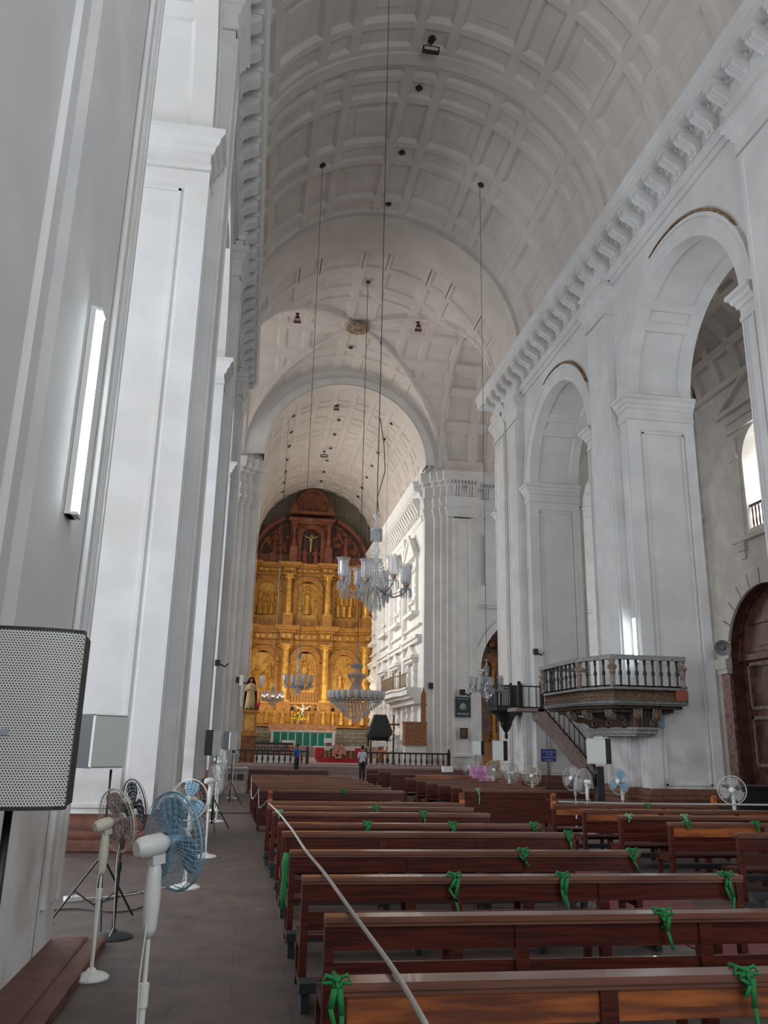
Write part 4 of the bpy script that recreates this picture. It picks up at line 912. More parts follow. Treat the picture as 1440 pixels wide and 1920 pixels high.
# ---------------------------------------------------------------- vault holes and spot lamps
def rosette(p,nrm,label,r=.16,mt=BLK):
    z=Vector(nrm).normalized(); q=z.to_track_quat('Z','Y').to_matrix().to_4x4()
    m=M(); m.T=Matrix.Translation(p)@q; m.lathe([(r,-.02),(r,.05),(r*.6,.09),(0,.1)],n=12,flute=8,fa=.1)
    tag(m.build('vault_hook_rose',mt),label,'ceiling rose','dark ceiling roses in the vault')
for y,l in ((27.6,'above the hanging box lamp'),(30.4,'second along the crown'),(34.75,'level with the two side roses'),(39.0,'before the smooth band'),(47.0,'holding the bowl chandelier cable'),(56.4,'beyond the centre boss')):
    rosette((XC-.12,y,ZS+RV+.1 if y<41 else ZS+RV-.02),(0,0,-1),'dark rose on the crown of the vault, '+l)
for x in (1.98,10.2): rosette((x,35.0,vz(x)+.1),(XC-x,0,-(vz(x)-ZS)),'dark rose on the '+('left' if x<5 else 'right')+' slope of the vault where a cable hangs')
k=0
for y in (64.5,68.3,72,75.8,79.5,83.3,86.6):
    k+=1
    for a,n_ in ((-40,'left'),(0,'crown'),(40,'right')):
        if a==0 and y<66: continue
        u=math.radians(a); rosette(cv(u,y,-.02),(-S(u),0,-K(u)),'dark dot on the chancel vault, %s row, %s'%(n_,('nearest','second','third','fourth','fifth','sixth','last')[k-1]),r=.15)
def spot(p,label,dark=BRS,yaw=0,box=False):
    t=thing('spot_lamp',label,'lamp',p,yaw,'lamps fixed under the vault')
    m=M(); m.lathe([(.14,0),(.14,-.06),(.03,-.1),(.03,-.3)],n=10); m.build('mount',MAR if not box else BLK,t)
    m=M()
    if box: m.box(-.36,-.1,-.62,.36,.1,-.36); m.build('housing',BLK,t); m=M(); m.box(-.3,-.104,-.58,.3,-.1,-.42); m.build('glass',LENS,t)
    else:
        m.prism([(-.12,-.25),(.12,-.25),(.25,-.66),(-.25,-.66)],-.16,.16,'y'); m.build('housing',MAR,t); m=M(); m.prism([(-.17,-.46),(.17,-.46),(.2,-.63),(-.2,-.63)],-.166,-.16,'y'); m.build('glass',LENS,t)
spot(atY(808,80,27.6)+Vector((0,0,.1)),'black box lamp hung at the top of the nave vault',box=True)
for px,py,y,l in ((558,588,51.2,'red-brown spot lamp left of the centre boss'),(784,604,51.0,'red-brown spot lamp right of the centre boss'),(631,755,65.2,'red-brown spot lamp on the chancel vault crown')): spot(atY(px,py,y),l)
spot(atY(608,846,76),'small double bar lamp deep in the chancel vault',box=True)
# small wall cameras and brackets
def bracket(px,py,y,label,x=None,s=1):
    p=atY(px,py,y) if x is None else atX(px,py,x)
    t=thing('security_camera',label,'camera',p,0,'small black wall cameras'); k=y/40 if x is None else p.y/40
    m=M(); m.box(-.12*k,-.1*k,-.14*k,.12*k,.1*k,.14*k); m.build('camera_body',BLK,t); m=M(); m.tube([(.1*k,0,-.05*k),(.35*k,.1*k,-.15*k),(.5*k,.15*k,.0)],.035*k,5); m.build('arm',BLK,t)
bracket(408,1243,30.2,'tiny black bracket on the third left pier'); bracket(447,1275,60.3,'black camera bracket left of the altarpiece'); bracket(1004,1222,39.6,'small black camera on the pilaster above the stairs'); bracket(867,1298,60.1,'black camera above the dark banner'); bracket(808,1286,61.5,'small black box on the chancel arch pilaster')
# horn
t=thing('horn_loudspeaker','grey round horn loudspeaker on the corner of the big right pier','horn',(16.95,27.72,5.57),-.5)
m=M(); m.T=Matrix.Rotation(PI/2+.25,4,'X'); m.lathe([(.10,-.2),(.1,.0),(.18,.12),(.27,.2),(.29,.21),(.24,.2),(.12,.1),(.1,.1)],n=24,cap=False); m.lathe([(0,.16),(.06,.15),(.09,.05)],n=14); m.build('horn_bell',mat('grey horn metal',(.17,.16,.155),.5),t,auto=AU)
m=M(); m.tube([(0,.1,0),(0,.25,-.15)],.03,6); m.build('bracket',BLK,t)
# ---------------------------------------------------------------- main altarpiece  (plane Y=90)
YR=90.0
rt_=thing('altarpiece','tall gilded carved altarpiece with a dark red wooden arched top','altarpiece',(6,YR,0))
def G(y): return y-YR
def part(m,n,mt,**k): 
    for i in range(len(m.v)): m.v[i]=m.v[i]-Vector((6,YR,0))
    return m.build(n,mt,rt_,**k)
def arch_panel(m,x0,x1,z0,zs,xa,xb,ztop,y=YR,dep=.5,fr=.22):
    # wall rectangle x0..x1,z0..ztop pierced by an arch xa..xb springing at zs
    c=(xa+xb)/2; r=(xb-xa)/2; N=16
    m.quad((x0,y,z0),(xa,y,z0),(xa,y,ztop),(x0,y,ztop)); m.quad((xb,y,z0),(x1,y,z0),(x1,y,ztop),(xb,y,ztop))
    for k in range(N):
        a,b=PI*k/N,PI*(k+1)/N; p=(c+r*K(a),zs+r*S(a)); q=(c+r*K(b),zs+r*S(b))
        m.quad((p[0],y,p[1]),(q[0],y,q[1]),(q[0],y,ztop),(p[0],y,ztop)); m.quad((p[0],y,p[1]),(q[0],y,q[1]),(q[0],y+dep,q[1]),(p[0],y+dep,p[1]))
    for x in (xa,xb): m.quad((x,y,z0),(x,y+dep,z0),(x,y+dep,zs),(x,y,zs))
def arch_frame(m,xa,xb,z0,zs,y=YR,w=.5,p=.18):
    c=(xa+xb)/2; r=(xb-xa)/2; N=20
    for k in range(N):
        a,b=PI*k/N,PI*(k+1)/N; f=lambda an,rr:(c+rr*K(an),zs+rr*S(an))
        for (ra,rb,pp) in ((r,r+w*.6,p),(r+w*.6,r+w,p*1.6)):
            A,B,C,D=f(a,ra),f(b,ra),f(b,rb),f(a,rb)
            m.quad((A[0],y-pp,A[1]),(B[0],y-pp,B[1]),(C[0],y-pp,C[1]),(D[0],y-pp,D[1])); m.quad((C[0],y-pp,C[1]),(D[0],y-pp,D[1]),(D[0],y,D[1]),(C[0],y,C[1])); m.quad((A[0],y-pp,A[1]),(B[0],y-pp,B[1]),(B[0],y,B[1]),(A[0],y,A[1]))
    for s,x in ((-1,xa),(1,xb)):
        x0,x1=sorted((x,x+s*w)); m.box(x0,y-p,z0,x1,y,zs); m.box(x0-.05,y-p*1.6,zs-.15,x1+.05,y,zs+.12)
        z=z0+.3
        while z<zs-.5: m.box(x0+.12,y-p-.05,z,x1-.12,y-p,z+.35); z+=.6
def figure(m,x,z,h,y,w=1.,sp=1.):
    # carved relief figure: skirt, torso, arms, head
    m.lathe([(.16*h*w,0),(.13*h*w,h*.3),(.10*h*w,h*.5),(.13*h*w,h*.68),(.11*h*w,h*.78),(.04*h,h*.82)],(x,y,z),9,flute=5,fa=.12)
    m.ball((x,y-.01,z+h*.9),(.065*h,.07*h,.085*h),8,6)
    for s in (-1,1):
        b=random.uniform(-.1,.35); m.tube([(x+s*.11*h*w,y,z+h*.74),(x+s*.2*h*w*sp,y-.08*h,z+h*.58),(x+s*.1*h*sp,y-.14*h,z+h*(.55+b))],[.035*h,.03*h,.025*h],6)
def relief(xa,xb,z0,z1,kind,seed,y=YR+.42,name='relief_panel',mt=None):
    random.seed(seed); m=M(); c=(xa+xb)/2; w=xb-xa
    if kind=='crowd':
        for i in range(4): figure(m,xa+w*(.18+.21*i),z0+(z1-z0)*.42,(z1-z0)*.34,y-.1,w=1.1)
        for i in range(3): figure(m,xa+w*(.2+.28*i),z0+(z1-z0)*.08,(z1-z0)*.42,y-.25,w=1.2)
        for i in range(8): m.tube([(xa+w*random.random(),y-.1,z0+.2+random.random()*(z1-z0)*.4) for _ in range(3)],.07,5)
    elif kind=='single':
        figure(m,c,z0+.45,(z1-z0)*.72,y-.2,w=1.05,sp=.3)
        for i in range(16):
            a=2*PI*i/16; m.ball((c+w*.36*K(a),y-.08,(z0+z1)/2+(z1-z0)*.38*S(a)),(.16,.12,.18),6,5)
        m.box(xa+.1,y-.25,z0,xb-.1,y,z0+.4); m.ring((c,y-.1,z1-.55),.28,.05,14,5,'y')
    elif kind=='kneel':
        figure(m,c-w*.22,z0+.4,(z1-z0)*.55,y-.2,w=1.3); figure(m,c+w*.15,z0+.2,(z1-z0)*.5,y-.25,w=1.5); figure(m,c+w*.35,z0+(z1-z0)*.35,(z1-z0)*.38,y-.1)
        m.tube([(c+.1,y-.2,z1-1.3),(c+.8,y-.2,z1-.6)],.06,5)
        for i in range(5): m.box(xa+.1+w*.1*i,y-.1,z0+(z1-z0)*.5,xa+.2+w*.1*i,y,z0+(z1-z0)*.68)
    elif kind=='cloud':
        for i in range(7): m.ring((xa+w*(.15+.7*random.random()),y-.08,z0+(z1-z0)*(.55+.3*random.random())),.28,.06,12,5,'y')
        figure(m,c-.3,z0+.7,(z1-z0)*.4,y-.15,w=1.5); m.prism([(xa+.1,z0+.2),(xb-.1,z0+.5),(xb-.1,z0+1.5),(c,z0+1.1),(xa+.1,z0+1.4)],y-.15,y,'y')
    for i in range(14): m.ball((xa+w*random.random(),y-.03,z0+.2+(z1-z0)*.75*random.random()),(random.uniform(.08,.25),.10,random.uniform(.08,.2)),6,4)
    m.box(xa,y,z0,xb,y+.05,z1)
    return part(m,name,mt or GOLD2,auto=AU)
TC=[-.75,3.55,7.85,12.2]     # column axes
def column(x,z0,z1,r,mt=GOLD2,y=YR-.75):
    m=M(); h=z1-z0
    m.box(x-r*1.4,y-r*1.4,z0,x+r*1.4,y+r*1.4,z0+.15); m.lathe([(r*1.3,.15),(r*1.3,.28),(r,.36),(r*1.04,h*.3),(r*1.1,h*.31),(r,h*.34),(r*.86,h-.75),(r*.95,h-.72),(r*.85,h-.66),(r*1.15,h-.35),(r*1.4,h-.1)],(x,y,z0),16,flute=16,fa=.03)
    for i in range(8):
        a=2*PI*i/8; m.ball((x+r*1.25*K(a),y+r*1.25*S(a),z0+h-.3),(.12,.12,.18),6,4)
    m.box(x-r*1.6,y-r*1.6,z1-.12,x+r*1.6,y+r*1.6,z1); part(m,'column',mt,auto=AU)
def tier(z0,zsill,zs_c,zent,colz0,mt,doms,openings):
    m=M(); xs=[-.9,3.55,7.85,12.35]
    for i,(xa,xb,zs,zb) in enumerate(openings): arch_panel(m,xs[i],xs[i+1],zb,zs,xa,xb,zent)
    part(m,'niche_wall',mt)
    m=M(); 
    for xa,xb,zs,zb in openings: arch_frame(m,xa,xb,zb,zs)
    for i,(xa,xb,zs,zb) in enumerate(openings):
        for s in (-1,1): 
            xx=(xs[i]+xs[i+1])/2+s*1.5; m.ball((xx,YR-.08,zent-.45),(.22,.15,.22),8,5); m.ring((xx,YR-.1,zent-.45),.28,.05,12,4,'y')
    part(m,'niche_frames',GOLD,auto=AU)
def entab(z0,z1,proj,mt,name,dent=True):
    m=M(); h=z1-z0
    path=[(-.95,YR)]
    for x in TC: path+=[(x-.62,YR),(x-.62,YR-.75),(x+.62,YR-.75),(x+.62,YR)]
    path+=[(12.9,YR)]; path[0]=(-1.6,YR)
    prof=[(0,z0),(.1,z0+.02),(.1,z0+h*.2),(.2,z0+h*.25),(.08,z0+h*.3),(.08,z0+h*.62),(.25,z0+h*.66),(.3,z0+h*.74),(proj*.8,z0+h*.78),(proj*.9,z0+h*.92),(proj,z1),(0,z1+.02)]
    m.sweep(prof,path,side=-1)
    part(m,name,mt,auto=AU)
    m=M(); x=-.6
    while x<12.3:
        near=min(abs(x-c) for c in TC)<.75; yy=YR-.75 if near else YR
        if dent: m.box(x,yy-.42,z0+h*.67,x+.14,yy-.25,z0+h*.77)
        if int((x+.6)/.7)!=int((x+.6-.28)/.7): m.box(x,yy-.22,z0+h*.36,x+.42,yy-.05,z0+h*.56)
        x+=.28
    part(m,name+'_ornament',GOLD2 if mt!=REDW else REDW)
# stone base and predella
m=M(); m.box(-.1,YR-.6,1.5,12.7,YR+.4,3.45); part(m,'stone_base',STN)
m=M()
for r in range(5):
    z=1.5+r*.39; m.box(-.1,YR-.625,z,12.7,YR-.60,z+.03)
    x=-.1+(r%2)*.6
    while x<12.6: m.box(x,YR-.622,z,x+.04,YR-.6,z+.39); x+=1.2
part(m,'stone_joints',MRT)
m=M(); m.box(-.6,YR-.9,3.4,12.6,YR+.4,3.62); m.box(-.4,YR-.5,3.6,12.4,YR+.4,5.75)
for x in TC: m.box(x-.75,YR-.95,3.6,x+.75,YR,5.75)
m.box(-.6,YR-1.05,5.72,12.6,YR+.4,5.95); part(m,'predella',GOLD)
random.seed(3); m=M()
for i,x in enumerate((-.1,.9,1.9,2.75,3.55,4.55,5.3,6.3,7.1,7.85,8.9,9.8,10.8,12.0)):
    figure(m,x,3.7,1.75,YR-.62 if min(abs(x-c) for c in TC)>.7 else YR-1.05,w=1.15)
part(m,'predella_figures',GOLD2,auto=AU)
m=M()
for x in (4.55,5.3,6.3,7.1,7.85,8.9,10): m.ball((x,YR-.72,5.27),(.17,.17,.2),8,5)
part(m,'dark_hair',HAIR)
# lower tier
m=M(); m.box(-.9,YR-.1,5.95,12.4,YR+.5,7.0)
for a,b in ((0.2,2.7),(4.4,7.1),(8.7,11.4)):
    x=a
    while x<b: m.box(x,YR-.35,6.1,x+.16,YR-.1,6.9); x+=.32
part(m,'lower_plinth',GOLD)
OP1=[(-.1,2.4,10.1,6.95),(4.45,7.0,10.1,6.9),(8.65,11.2,9.9,6.9)]
tier(6,7,0,12.35,6,GOLD,0,OP1)
relief(-.1,2.4,6.95,11.2,'kneel',1); relief(4.45,7.0,6.9,11.2,'single',2); relief(8.65,11.2,6.9,11.1,'cloud',5)
for x in TC: column(x,5.95,12.0,.42)
entab(12.0,14.0,.75,GOLD,'middle_cornice')
# upper tier
m=M(); m.box(-.7,YR-.1,13.9,12.3,YR+.5,15.0)
for x in TC: m.box(x-.55,YR-1.15,13.95,x+.55,YR,15.15)
for a,b in ((.2,2.8),(4.3,7.1),(8.6,11.4)):
    x=a
    while x<b: m.box(x,YR-.3,14.1,x+.14,YR-.1,14.8); x+=.24 if int(x*1.3)%2 else .6
part(m,'upper_plinth',GOLD)
OP2=[(-.0,2.35,17.8,15.0),(4.45,6.9,17.9,15.0),(8.65,11.1,17.7,15.0)]
tier(15,15,0,19.95,15,GOLD,0,OP2)
relief(0,2.35,15,18.95,'crowd',11); relief(4.45,6.9,15,18.95,'single',12); relief(8.65,11.1,15,18.8,'crowd',13)
for x in TC: column(x,15.15,19.7,.34)
entab(19.65,21.0,.7,GOLD,'upper_cornice',dent=False)
# attic (red brown wood)
m=M(); N=40; XA_=5.75
pts=[(-1.0,21.0)]
for k in range(N+1):
    a=PI-PI*k/N; pts.append((XA_+6.7*K(a),21.0+6.0*S(a)*1.0))
m.prism(pts,YR-.05,YR+.4,'y'); part(m,'attic_wall',REDD)
m=M()
for k in range(N):
    if k==N//2: part(m,'attic_arc_band',REDW,auto=AU); m=M()
    a,b=PI*k/N,PI*(k+1)/N
    if 62<math.degrees((a+b)/2)<118: continue
    f=lambda an,r:(XA_+r*K(an)*1.0,21.0+r*.895*S(an)); 
    for ra,rb,p in ((6.3,6.7,.35),(5.7,5.85,.15)):
        A,B,C,D=f(a,ra),f(b,ra),f(b,rb),f(a,rb); y=YR-.05
        m.quad((A[0],y-p,A[1]),(B[0],y-p,B[1]),(C[0],y-p,C[1]),(D[0],y-p,D[1])); m.quad((C[0],y-p,C[1]),(D[0],y-p,D[1]),(D[0],y,D[1]),(C[0],y,C[1])); m.quad((A[0],y-p,A[1]),(B[0],y-p,B[1]),(B[0],y,B[1]),(A[0],y,A[1]))
part(m,'attic_arc_band',REDW,auto=AU); m=M()
for s in (-1,1):
    m.box(XA_+s*4.2-1.9,YR-.25,21.0,XA_+s*4.2+1.9,YR,21.9); m.box(XA_+s*4.2-1.9,YR-.3,21.85,XA_+s*4.2+1.9,YR,22.0)
    m.box(XA_+s*4.2-.35,YR-.5,21.0,XA_+s*4.2+.35,YR,22.1)
part(m,'attic_base_panels',REDW,auto=AU)
random.seed(9); m=M()
for s in (-1,1):
    figure(m,XA_+s*4.0,22.1,2.7,YR-.35,w=.8); 
    for i in range(22): 
        a=math.radians(random.uniform(15,62)); r=random.uniform(2.8,5.4); x=XA_+s*r*K(a)*1.0; z=21.6+r*S(a)*.85
        if abs(x-XA_)>2.5: m.ball((x,YR-.1,z),(random.uniform(.15,.45),.15,random.uniform(.2,.6)),6,4)
    m.tube([(XA_+s*3.2,YR-.3,24.5),(XA_+s*4.6,YR-.3,22.4)],.07,5)
part(m,'attic_reliefs',REDW,auto=AU)
m=M(); # centre bay
c0,c1=XA_-1.05,XA_+1.1
arch_panel(m,XA_-2.3,XA_+2.3,21.0,24.0,c0,c1,26.0,y=YR-.5,dep=.5); m.box(XA_-2.3,YR-.5,25.9,XA_+2.3,YR,26.0)
for x in (XA_-2.3,XA_+2.3): m.quad((x,YR-.5,21),(x,YR,21),(x,YR,26),(x,YR-.5,26))
part(m,'attic_niche_wall',REDW)
m=M(); arch_frame(m,c0,c1,21.0,24.0,y=YR-.5,w=.45,p=.15); m.box(XA_-2.4,YR-1.2,25.5,XA_+2.4,YR-.4,25.75); m.box(XA_-2.6,YR-1.35,25.75,XA_+2.6,YR-.4,26.1)
m.box(XA_-2.5,YR-1.2,26.6,XA_+2.5,YR-.4,26.95)
for s in (-1,1): m.box(XA_+s*1.95-.42,YR-1.25,21,XA_+s*1.95+.42,YR-.5,22.7); m.box(XA_+s*2.05-.3,YR-1.1,26.9,XA_+s*2.05+.3,YR-.5,27.4); m.lathe([(.22,0),(.3,.3),(.12,.6),(.05,1.3)],(XA_+s*2.05,YR-.8,27.4),8)
part(m,'attic_mouldings',REDW,auto=AU)
for s in (-1,1): column(XA_+s*1.95,22.7,25.5,.24,mt=REDW,y=YR-.95)
m=M(); pts=[(XA_-1.9,26.9)]+[(XA_+1.9*K(PI-PI*k/20),26.9+2.6*S(PI*k/20)) for k in range(21)]
m.prism(pts,YR-.6,YR+.1,'y'); 
for k in range(20):
    a,b=PI*k/20,PI*(k+1)/20; f=lambda an,r:(XA_+r*K(an),26.9+r*1.37*S(an)); A,B,C,D=f(a,1.8),f(b,1.8),f(b,2.05),f(a,2.05)
    m.quad((A[0],YR-.85,A[1]),(B[0],YR-.85,B[1]),(C[0],YR-.85,C[1]),(D[0],YR-.85,D[1])); m.quad((C[0],YR-.85,C[1]),(D[0],YR-.85,D[1]),(D[0],YR-.1,D[1]),(C[0],YR-.1,C[1]))
for i in range(9): m.tube([(XA_-1.4+i*.35,YR-.66,27.1),(XA_-1.3+i*.33,YR-.66,28+.6*S(PI*(i+.5)/9))],.1,5)
part(m,'attic_crest',REDW,auto=AU)
def crucifix(m,x,y,z,h):
    m.tube([(x,y,z+h*.05),(x,y,z+h*.35),(x,y,z+h*.62)],[.035*h,.05*h,.075*h],8); m.tube([(x,y,z+h*.60),(x,y,z+h*.8)],[.07*h,.09*h],8); m.ball((x+.03*h,y-.03*h,z+h*.9),.065*h,8,6)
    for s in (-1,1): m.tube([(x,y,z+h*.78),(x+s*.22*h,y,z+h*.83),(x+s*.45*h,y,z+h*.95)],[.04*h,.03*h,.022*h],6)
m=M(); crucifix(m,XA_,YR-.3,22.3,2.2); part(m,'crucified_figure',CRM,smooth=True)
m=M(); m.box(XA_-.08,YR-.22,21,XA_+.08,YR-.12,25); m.box(XA_-1.0,YR-.22,24.2,XA_+1.0,YR-.12,24.4); m.box(c0,YR-.02,21,c1,YR,25.1); part(m,'wooden_cross',DKW)
m=M(); random.seed(4)
for s in (-1,1): figure(m,XA_+s*.65,21.05,1.9,YR-.3,w=1.1)
part(m,'mourning_figures',RED2,auto=AU)
m=M()   # dark blind window field behind the attic
m.T=None; m.box(-.3,YR+.45,20,12.9,YR+.5,30); part(m,'backing_boards',mat('dusty boards',(.17,.145,.11),.9))
m=M()
for x in (-.2,.9,2.4,3.4,8.5,9.7,11.2,12.2): m.box(x,YR+.35,24,x+.06,YR+.45,29)
for z in (25.5,27.2): m.box(-.3,YR+.35,z,12.8,YR+.45,z+.06)
part(m,'glazing_bars',mat('dull bars',(.32,.27,.19),.8))
m=M()
for x,yy in ((12.62,YR-.5),): 
    z=3.5
    while z<19.5: m.box(x-.25,yy-.1,z,x+.35,yy+.3,z+1.4); m.lathe([(.34,z+.2),(.42,z+.7),(.34,z+1.2)],(x-.05,yy,0),10); z+=1.5
part(m,'side_scroll_strip',PCH)
m=M(); m.box(-1.5,YR-1,5.9,-.9,YR+.2,19); part(m,'left_side_strip',PCH)
# ---------------------------------------------------------------- high altar and its things
t=thing('high_altar','long altar draped in green panels with white edges under the altarpiece','altar',(5.6,86.5,1.2))
m=M(); m.box(-3.2,-.6,0,3.2,.8,1.72); m.build('altar_block',WHC,t)
m=M()
for i in range(8):
    x=-2.95+i*.75; m.box(x,-.66,.25,x+.62,-.6,1.6)
m.build('green_panel_cloth',TEAL,t)
m=M(); m.box(-3.3,-.7,1.7,3.3,.9,1.82); m.box(-3.25,-.68,.0,-3.0,-.6,1.7); m.box(3.0,-.68,0,3.25,-.6,1.7); m.build('white_altar_cloth',WHC,t)
m=M(); m.box(-3.5,.8,1.8,3.5,1.3,2.45); m.build('gradine',mat('patterned shelf',(.42,.22,.10),.7,var=(.30,.12,.07),scale=3),t)
t=thing('standing_crucifix','white crucifix with a golden cross standing above the green altar','crucifix',(5.55,87.95,3.3),group=None)
t.scale=(.8,.8,.8)
m=M(); crucifix(m,0,-.15,.6,2.3); m.build('figure',WHC,t,smooth=True); m=M(); m.box(-.06,0,0,.06,.08,3.1); m.box(-.8,0,2.35,.8,.08,2.5); m.lathe([(.35,0),(.3,.1),(.1,.3)],n=12); m.build('cross',GOLD2,t)
t=thing('flower_vase','bouquet of yellow flowers on the shelf above the green altar','flowers',(5.4,87.42,3.65))
m=M(); m.lathe([(.15,0),(.2,.2),(.12,.35)],n=10); m.build('vase',BRS,t); random.seed(2); m=M()
for i in range(34): m.ball((random.gauss(0,.3),random.gauss(0,.12),.45+abs(random.gauss(0,.28))),.11,6,4)
m.build('flowers',YEL,t,kind='stuff'); m=M()
for i in range(24): m.ball((random.gauss(0,.3),random.gauss(0,.12),.5+abs(random.gauss(0,.3))),(.12,.05,.08),5,3)
m.build('leaves',LEAF,t,kind='stuff')
# forward altar with red cloth
t=thing('forward_altar','wooden altar with red draped cloth behind the balustrade','altar',(6.6,61.3,.55))
m=M(); m.box(-1.55,-.4,0,1.55,.5,1.0); m.build('altar_front',BWOOD,t); m=M(); m.box(-1.75,-.55,1.0,1.75,.6,1.1); m.box(-1.75,-.57,.82,1.75,-.55,1.02); m.build('altar_top_cloth',WHC,t)
m=M()
for s in (-1,1): m.prism([(s*1.72,1.0),(s*1.1,1.0),(s*1.25,.45),(s*1.72,.12)],-.62,-.5,'y')
m.prism([(-1.5,.0),(1.5,.0),(1.6,.22),(.6,.32),(0,.22),(-.7,.34),(-1.3,.3)],-.64,-.52,'y'); m.build('red_drape',REDC,t)
m=M(); m.box(-1.05,-.44,.15,-.95,-.4,.95); m.box(-.75,-.44,.15,-.65,-.4,.95); m.box(.8,-.44,.15,.9,-.4,.95); m.build('carved_uprights',GOLD2,t)
t=thing('flower_wreath','large coral flower wreath on the front of the red draped altar','flowers',(6.55,60.6,1.3)); random.seed(5)
m=M()
for i in range(70): a=random.uniform(0,2*PI); r=random.uniform(.1,.52); m.ball((r*K(a),-.05,r*S(a)*.85),(.09,.08,.09),6,4)
m.build('blossoms',CORAL,t,kind='stuff'); m=M()
for i in range(40): a=random.uniform(0,2*PI); r=random.uniform(.35,.62); m.ball((r*K(a),0,r*S(a)*.85),(.12,.05,.06),5,3)
m.build('foliage',LEAF,t,kind='stuff')
for x,y,z,w,l,nm in ((3.0,62.2,1.35,.9,'white draped pedestal left of the man in blue','pedestal_table'),(6.0,62.5,1.55,.7,'white book stand on top of the forward altar','book_stand'),(9.6,60.5,1.35,.8,'white topped table with red flowers beneath the black hood','pedestal_table')):
    t=thing(nm,l,'table' if 'table' in nm else 'book stand',(x,y,.55))
    m=M(); m.box(-w/2,-.3,z-.2,w/2,.3,z+.12); m.build('top',WHC,t); m=M(); m.box(-w*.25,-.15,0,w*.25,.15,z-.2); m.build('foot',BWOOD,t)
    if 'pedestal' in nm:
        m=M(); random.seed(int(x*7))
        for i in range(26): m.ball((random.gauss(0,.22),-.35,z-.6+random.gauss(0,.22)),.09,6,4)
        m.build('flowers',CORAL,t,kind='stuff')
# black hood (conical canopy)
t=thing('black_hood','black pyramid shaped hood standing right of the altar','hood',(9.55,61.0,0))
m=M(); b=[(-.92,-.7),(.92,-.7),(.92,.7),(-.92,.7)]; tp=[(-.42,-.35),(.42,-.35),(.42,.35),(-.42,.35)]
B=[m.p(x,y,2.55) for x,y in b]; T_=[m.p(x,y,3.95) for x,y in tp]; m.face(B); m.face(T_)
for i in range(4): m.face([B[i],B[(i+1)%4],T_[(i+1)%4],T_[i]])
m.build('sloping_cover',BLKP,t); m=M(); m.box(-1.0,-.78,2.38,1.0,.78,2.55); m.box(-.7,-.5,2.2,.7,.5,2.38)
for i in range(8): m.ball((-.7+i*.2,-.5,2.2),.12,6,4)
m.build('rim',BLK,t)
for x in (-.6,.6):
    m=M(); m.lathe([(.07,.5),(.05,1.2),(.07,2.2)],(x,.3,0),8); m.build('post',DKW,t)
# statue on pedestal
t=thing('statue_pedestal','gilded square pedestal under the robed statue','pedestal',(.12,58,.55))
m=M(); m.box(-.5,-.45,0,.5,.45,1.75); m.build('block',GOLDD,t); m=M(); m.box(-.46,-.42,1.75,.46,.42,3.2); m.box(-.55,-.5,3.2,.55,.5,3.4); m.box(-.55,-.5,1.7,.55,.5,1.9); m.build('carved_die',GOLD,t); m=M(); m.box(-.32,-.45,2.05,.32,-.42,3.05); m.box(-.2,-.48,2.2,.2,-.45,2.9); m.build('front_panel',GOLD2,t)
t=thing('robed_statue','robed statue in cream and brown on the gilded pedestal','statue',(.08,58,3.95),scale=1.12)
m=M(); m.lathe([(.36,0),(.30,.5),(.24,1.0),(.28,1.35),(.26,1.5),(.08,1.62)],n=14,flute=7,fa=.08); 
for s in (-1,1): m.tube([(s*.24,0,1.42),(s*.33,-.12,1.15),(s*.12,-.28,1.2)],[.08,.07,.05],7)
m.build('robe',CRM,t,smooth=True)
m=M(); m.ball((0,-.03,1.76),(.10,.11,.14),10,8); m.ball((.02,-.13,1.75),.02,5,4); m.build('head',SKIN,t,smooth=True)
m=M(); m.lathe([(.42,0),(.38,.9),(.33,1.4),(.22,1.75),(.14,1.93),(0,1.98)],(0,.06,0),14,a0=-.3,a1=PI+.3); m.build('veil',MAR,t,smooth=True)
m=M(); m.lathe([(.3,-.02),(.36,.05),(.3,.12)],(0,-.02,0),12); m.build('foot_base',BLK,t)
m=M(); m.box(-.62,.3,.2,-.5,.45,1.9) ; m.box(.45,.3,1.45,.75,.42,2.1); m.box(-.75,.35,1.45,-.5,.45,2.1); m.build('white_backing',WHC,t)
t=thing('flower_vase','small dark red bouquet beside the feet of the robed statue','flowers',(.58,57.8,3.95)); m=M(); random.seed(1)
for i in range(16): m.ball((random.gauss(0,.09),0,.3+random.gauss(0,.12)),.07,5,4)
m.build('flowers',REDC,t,kind='stuff'); m=M(); m.lathe([(.08,0),(.1,.2)],n=8); m.build('vase',BLK,t)
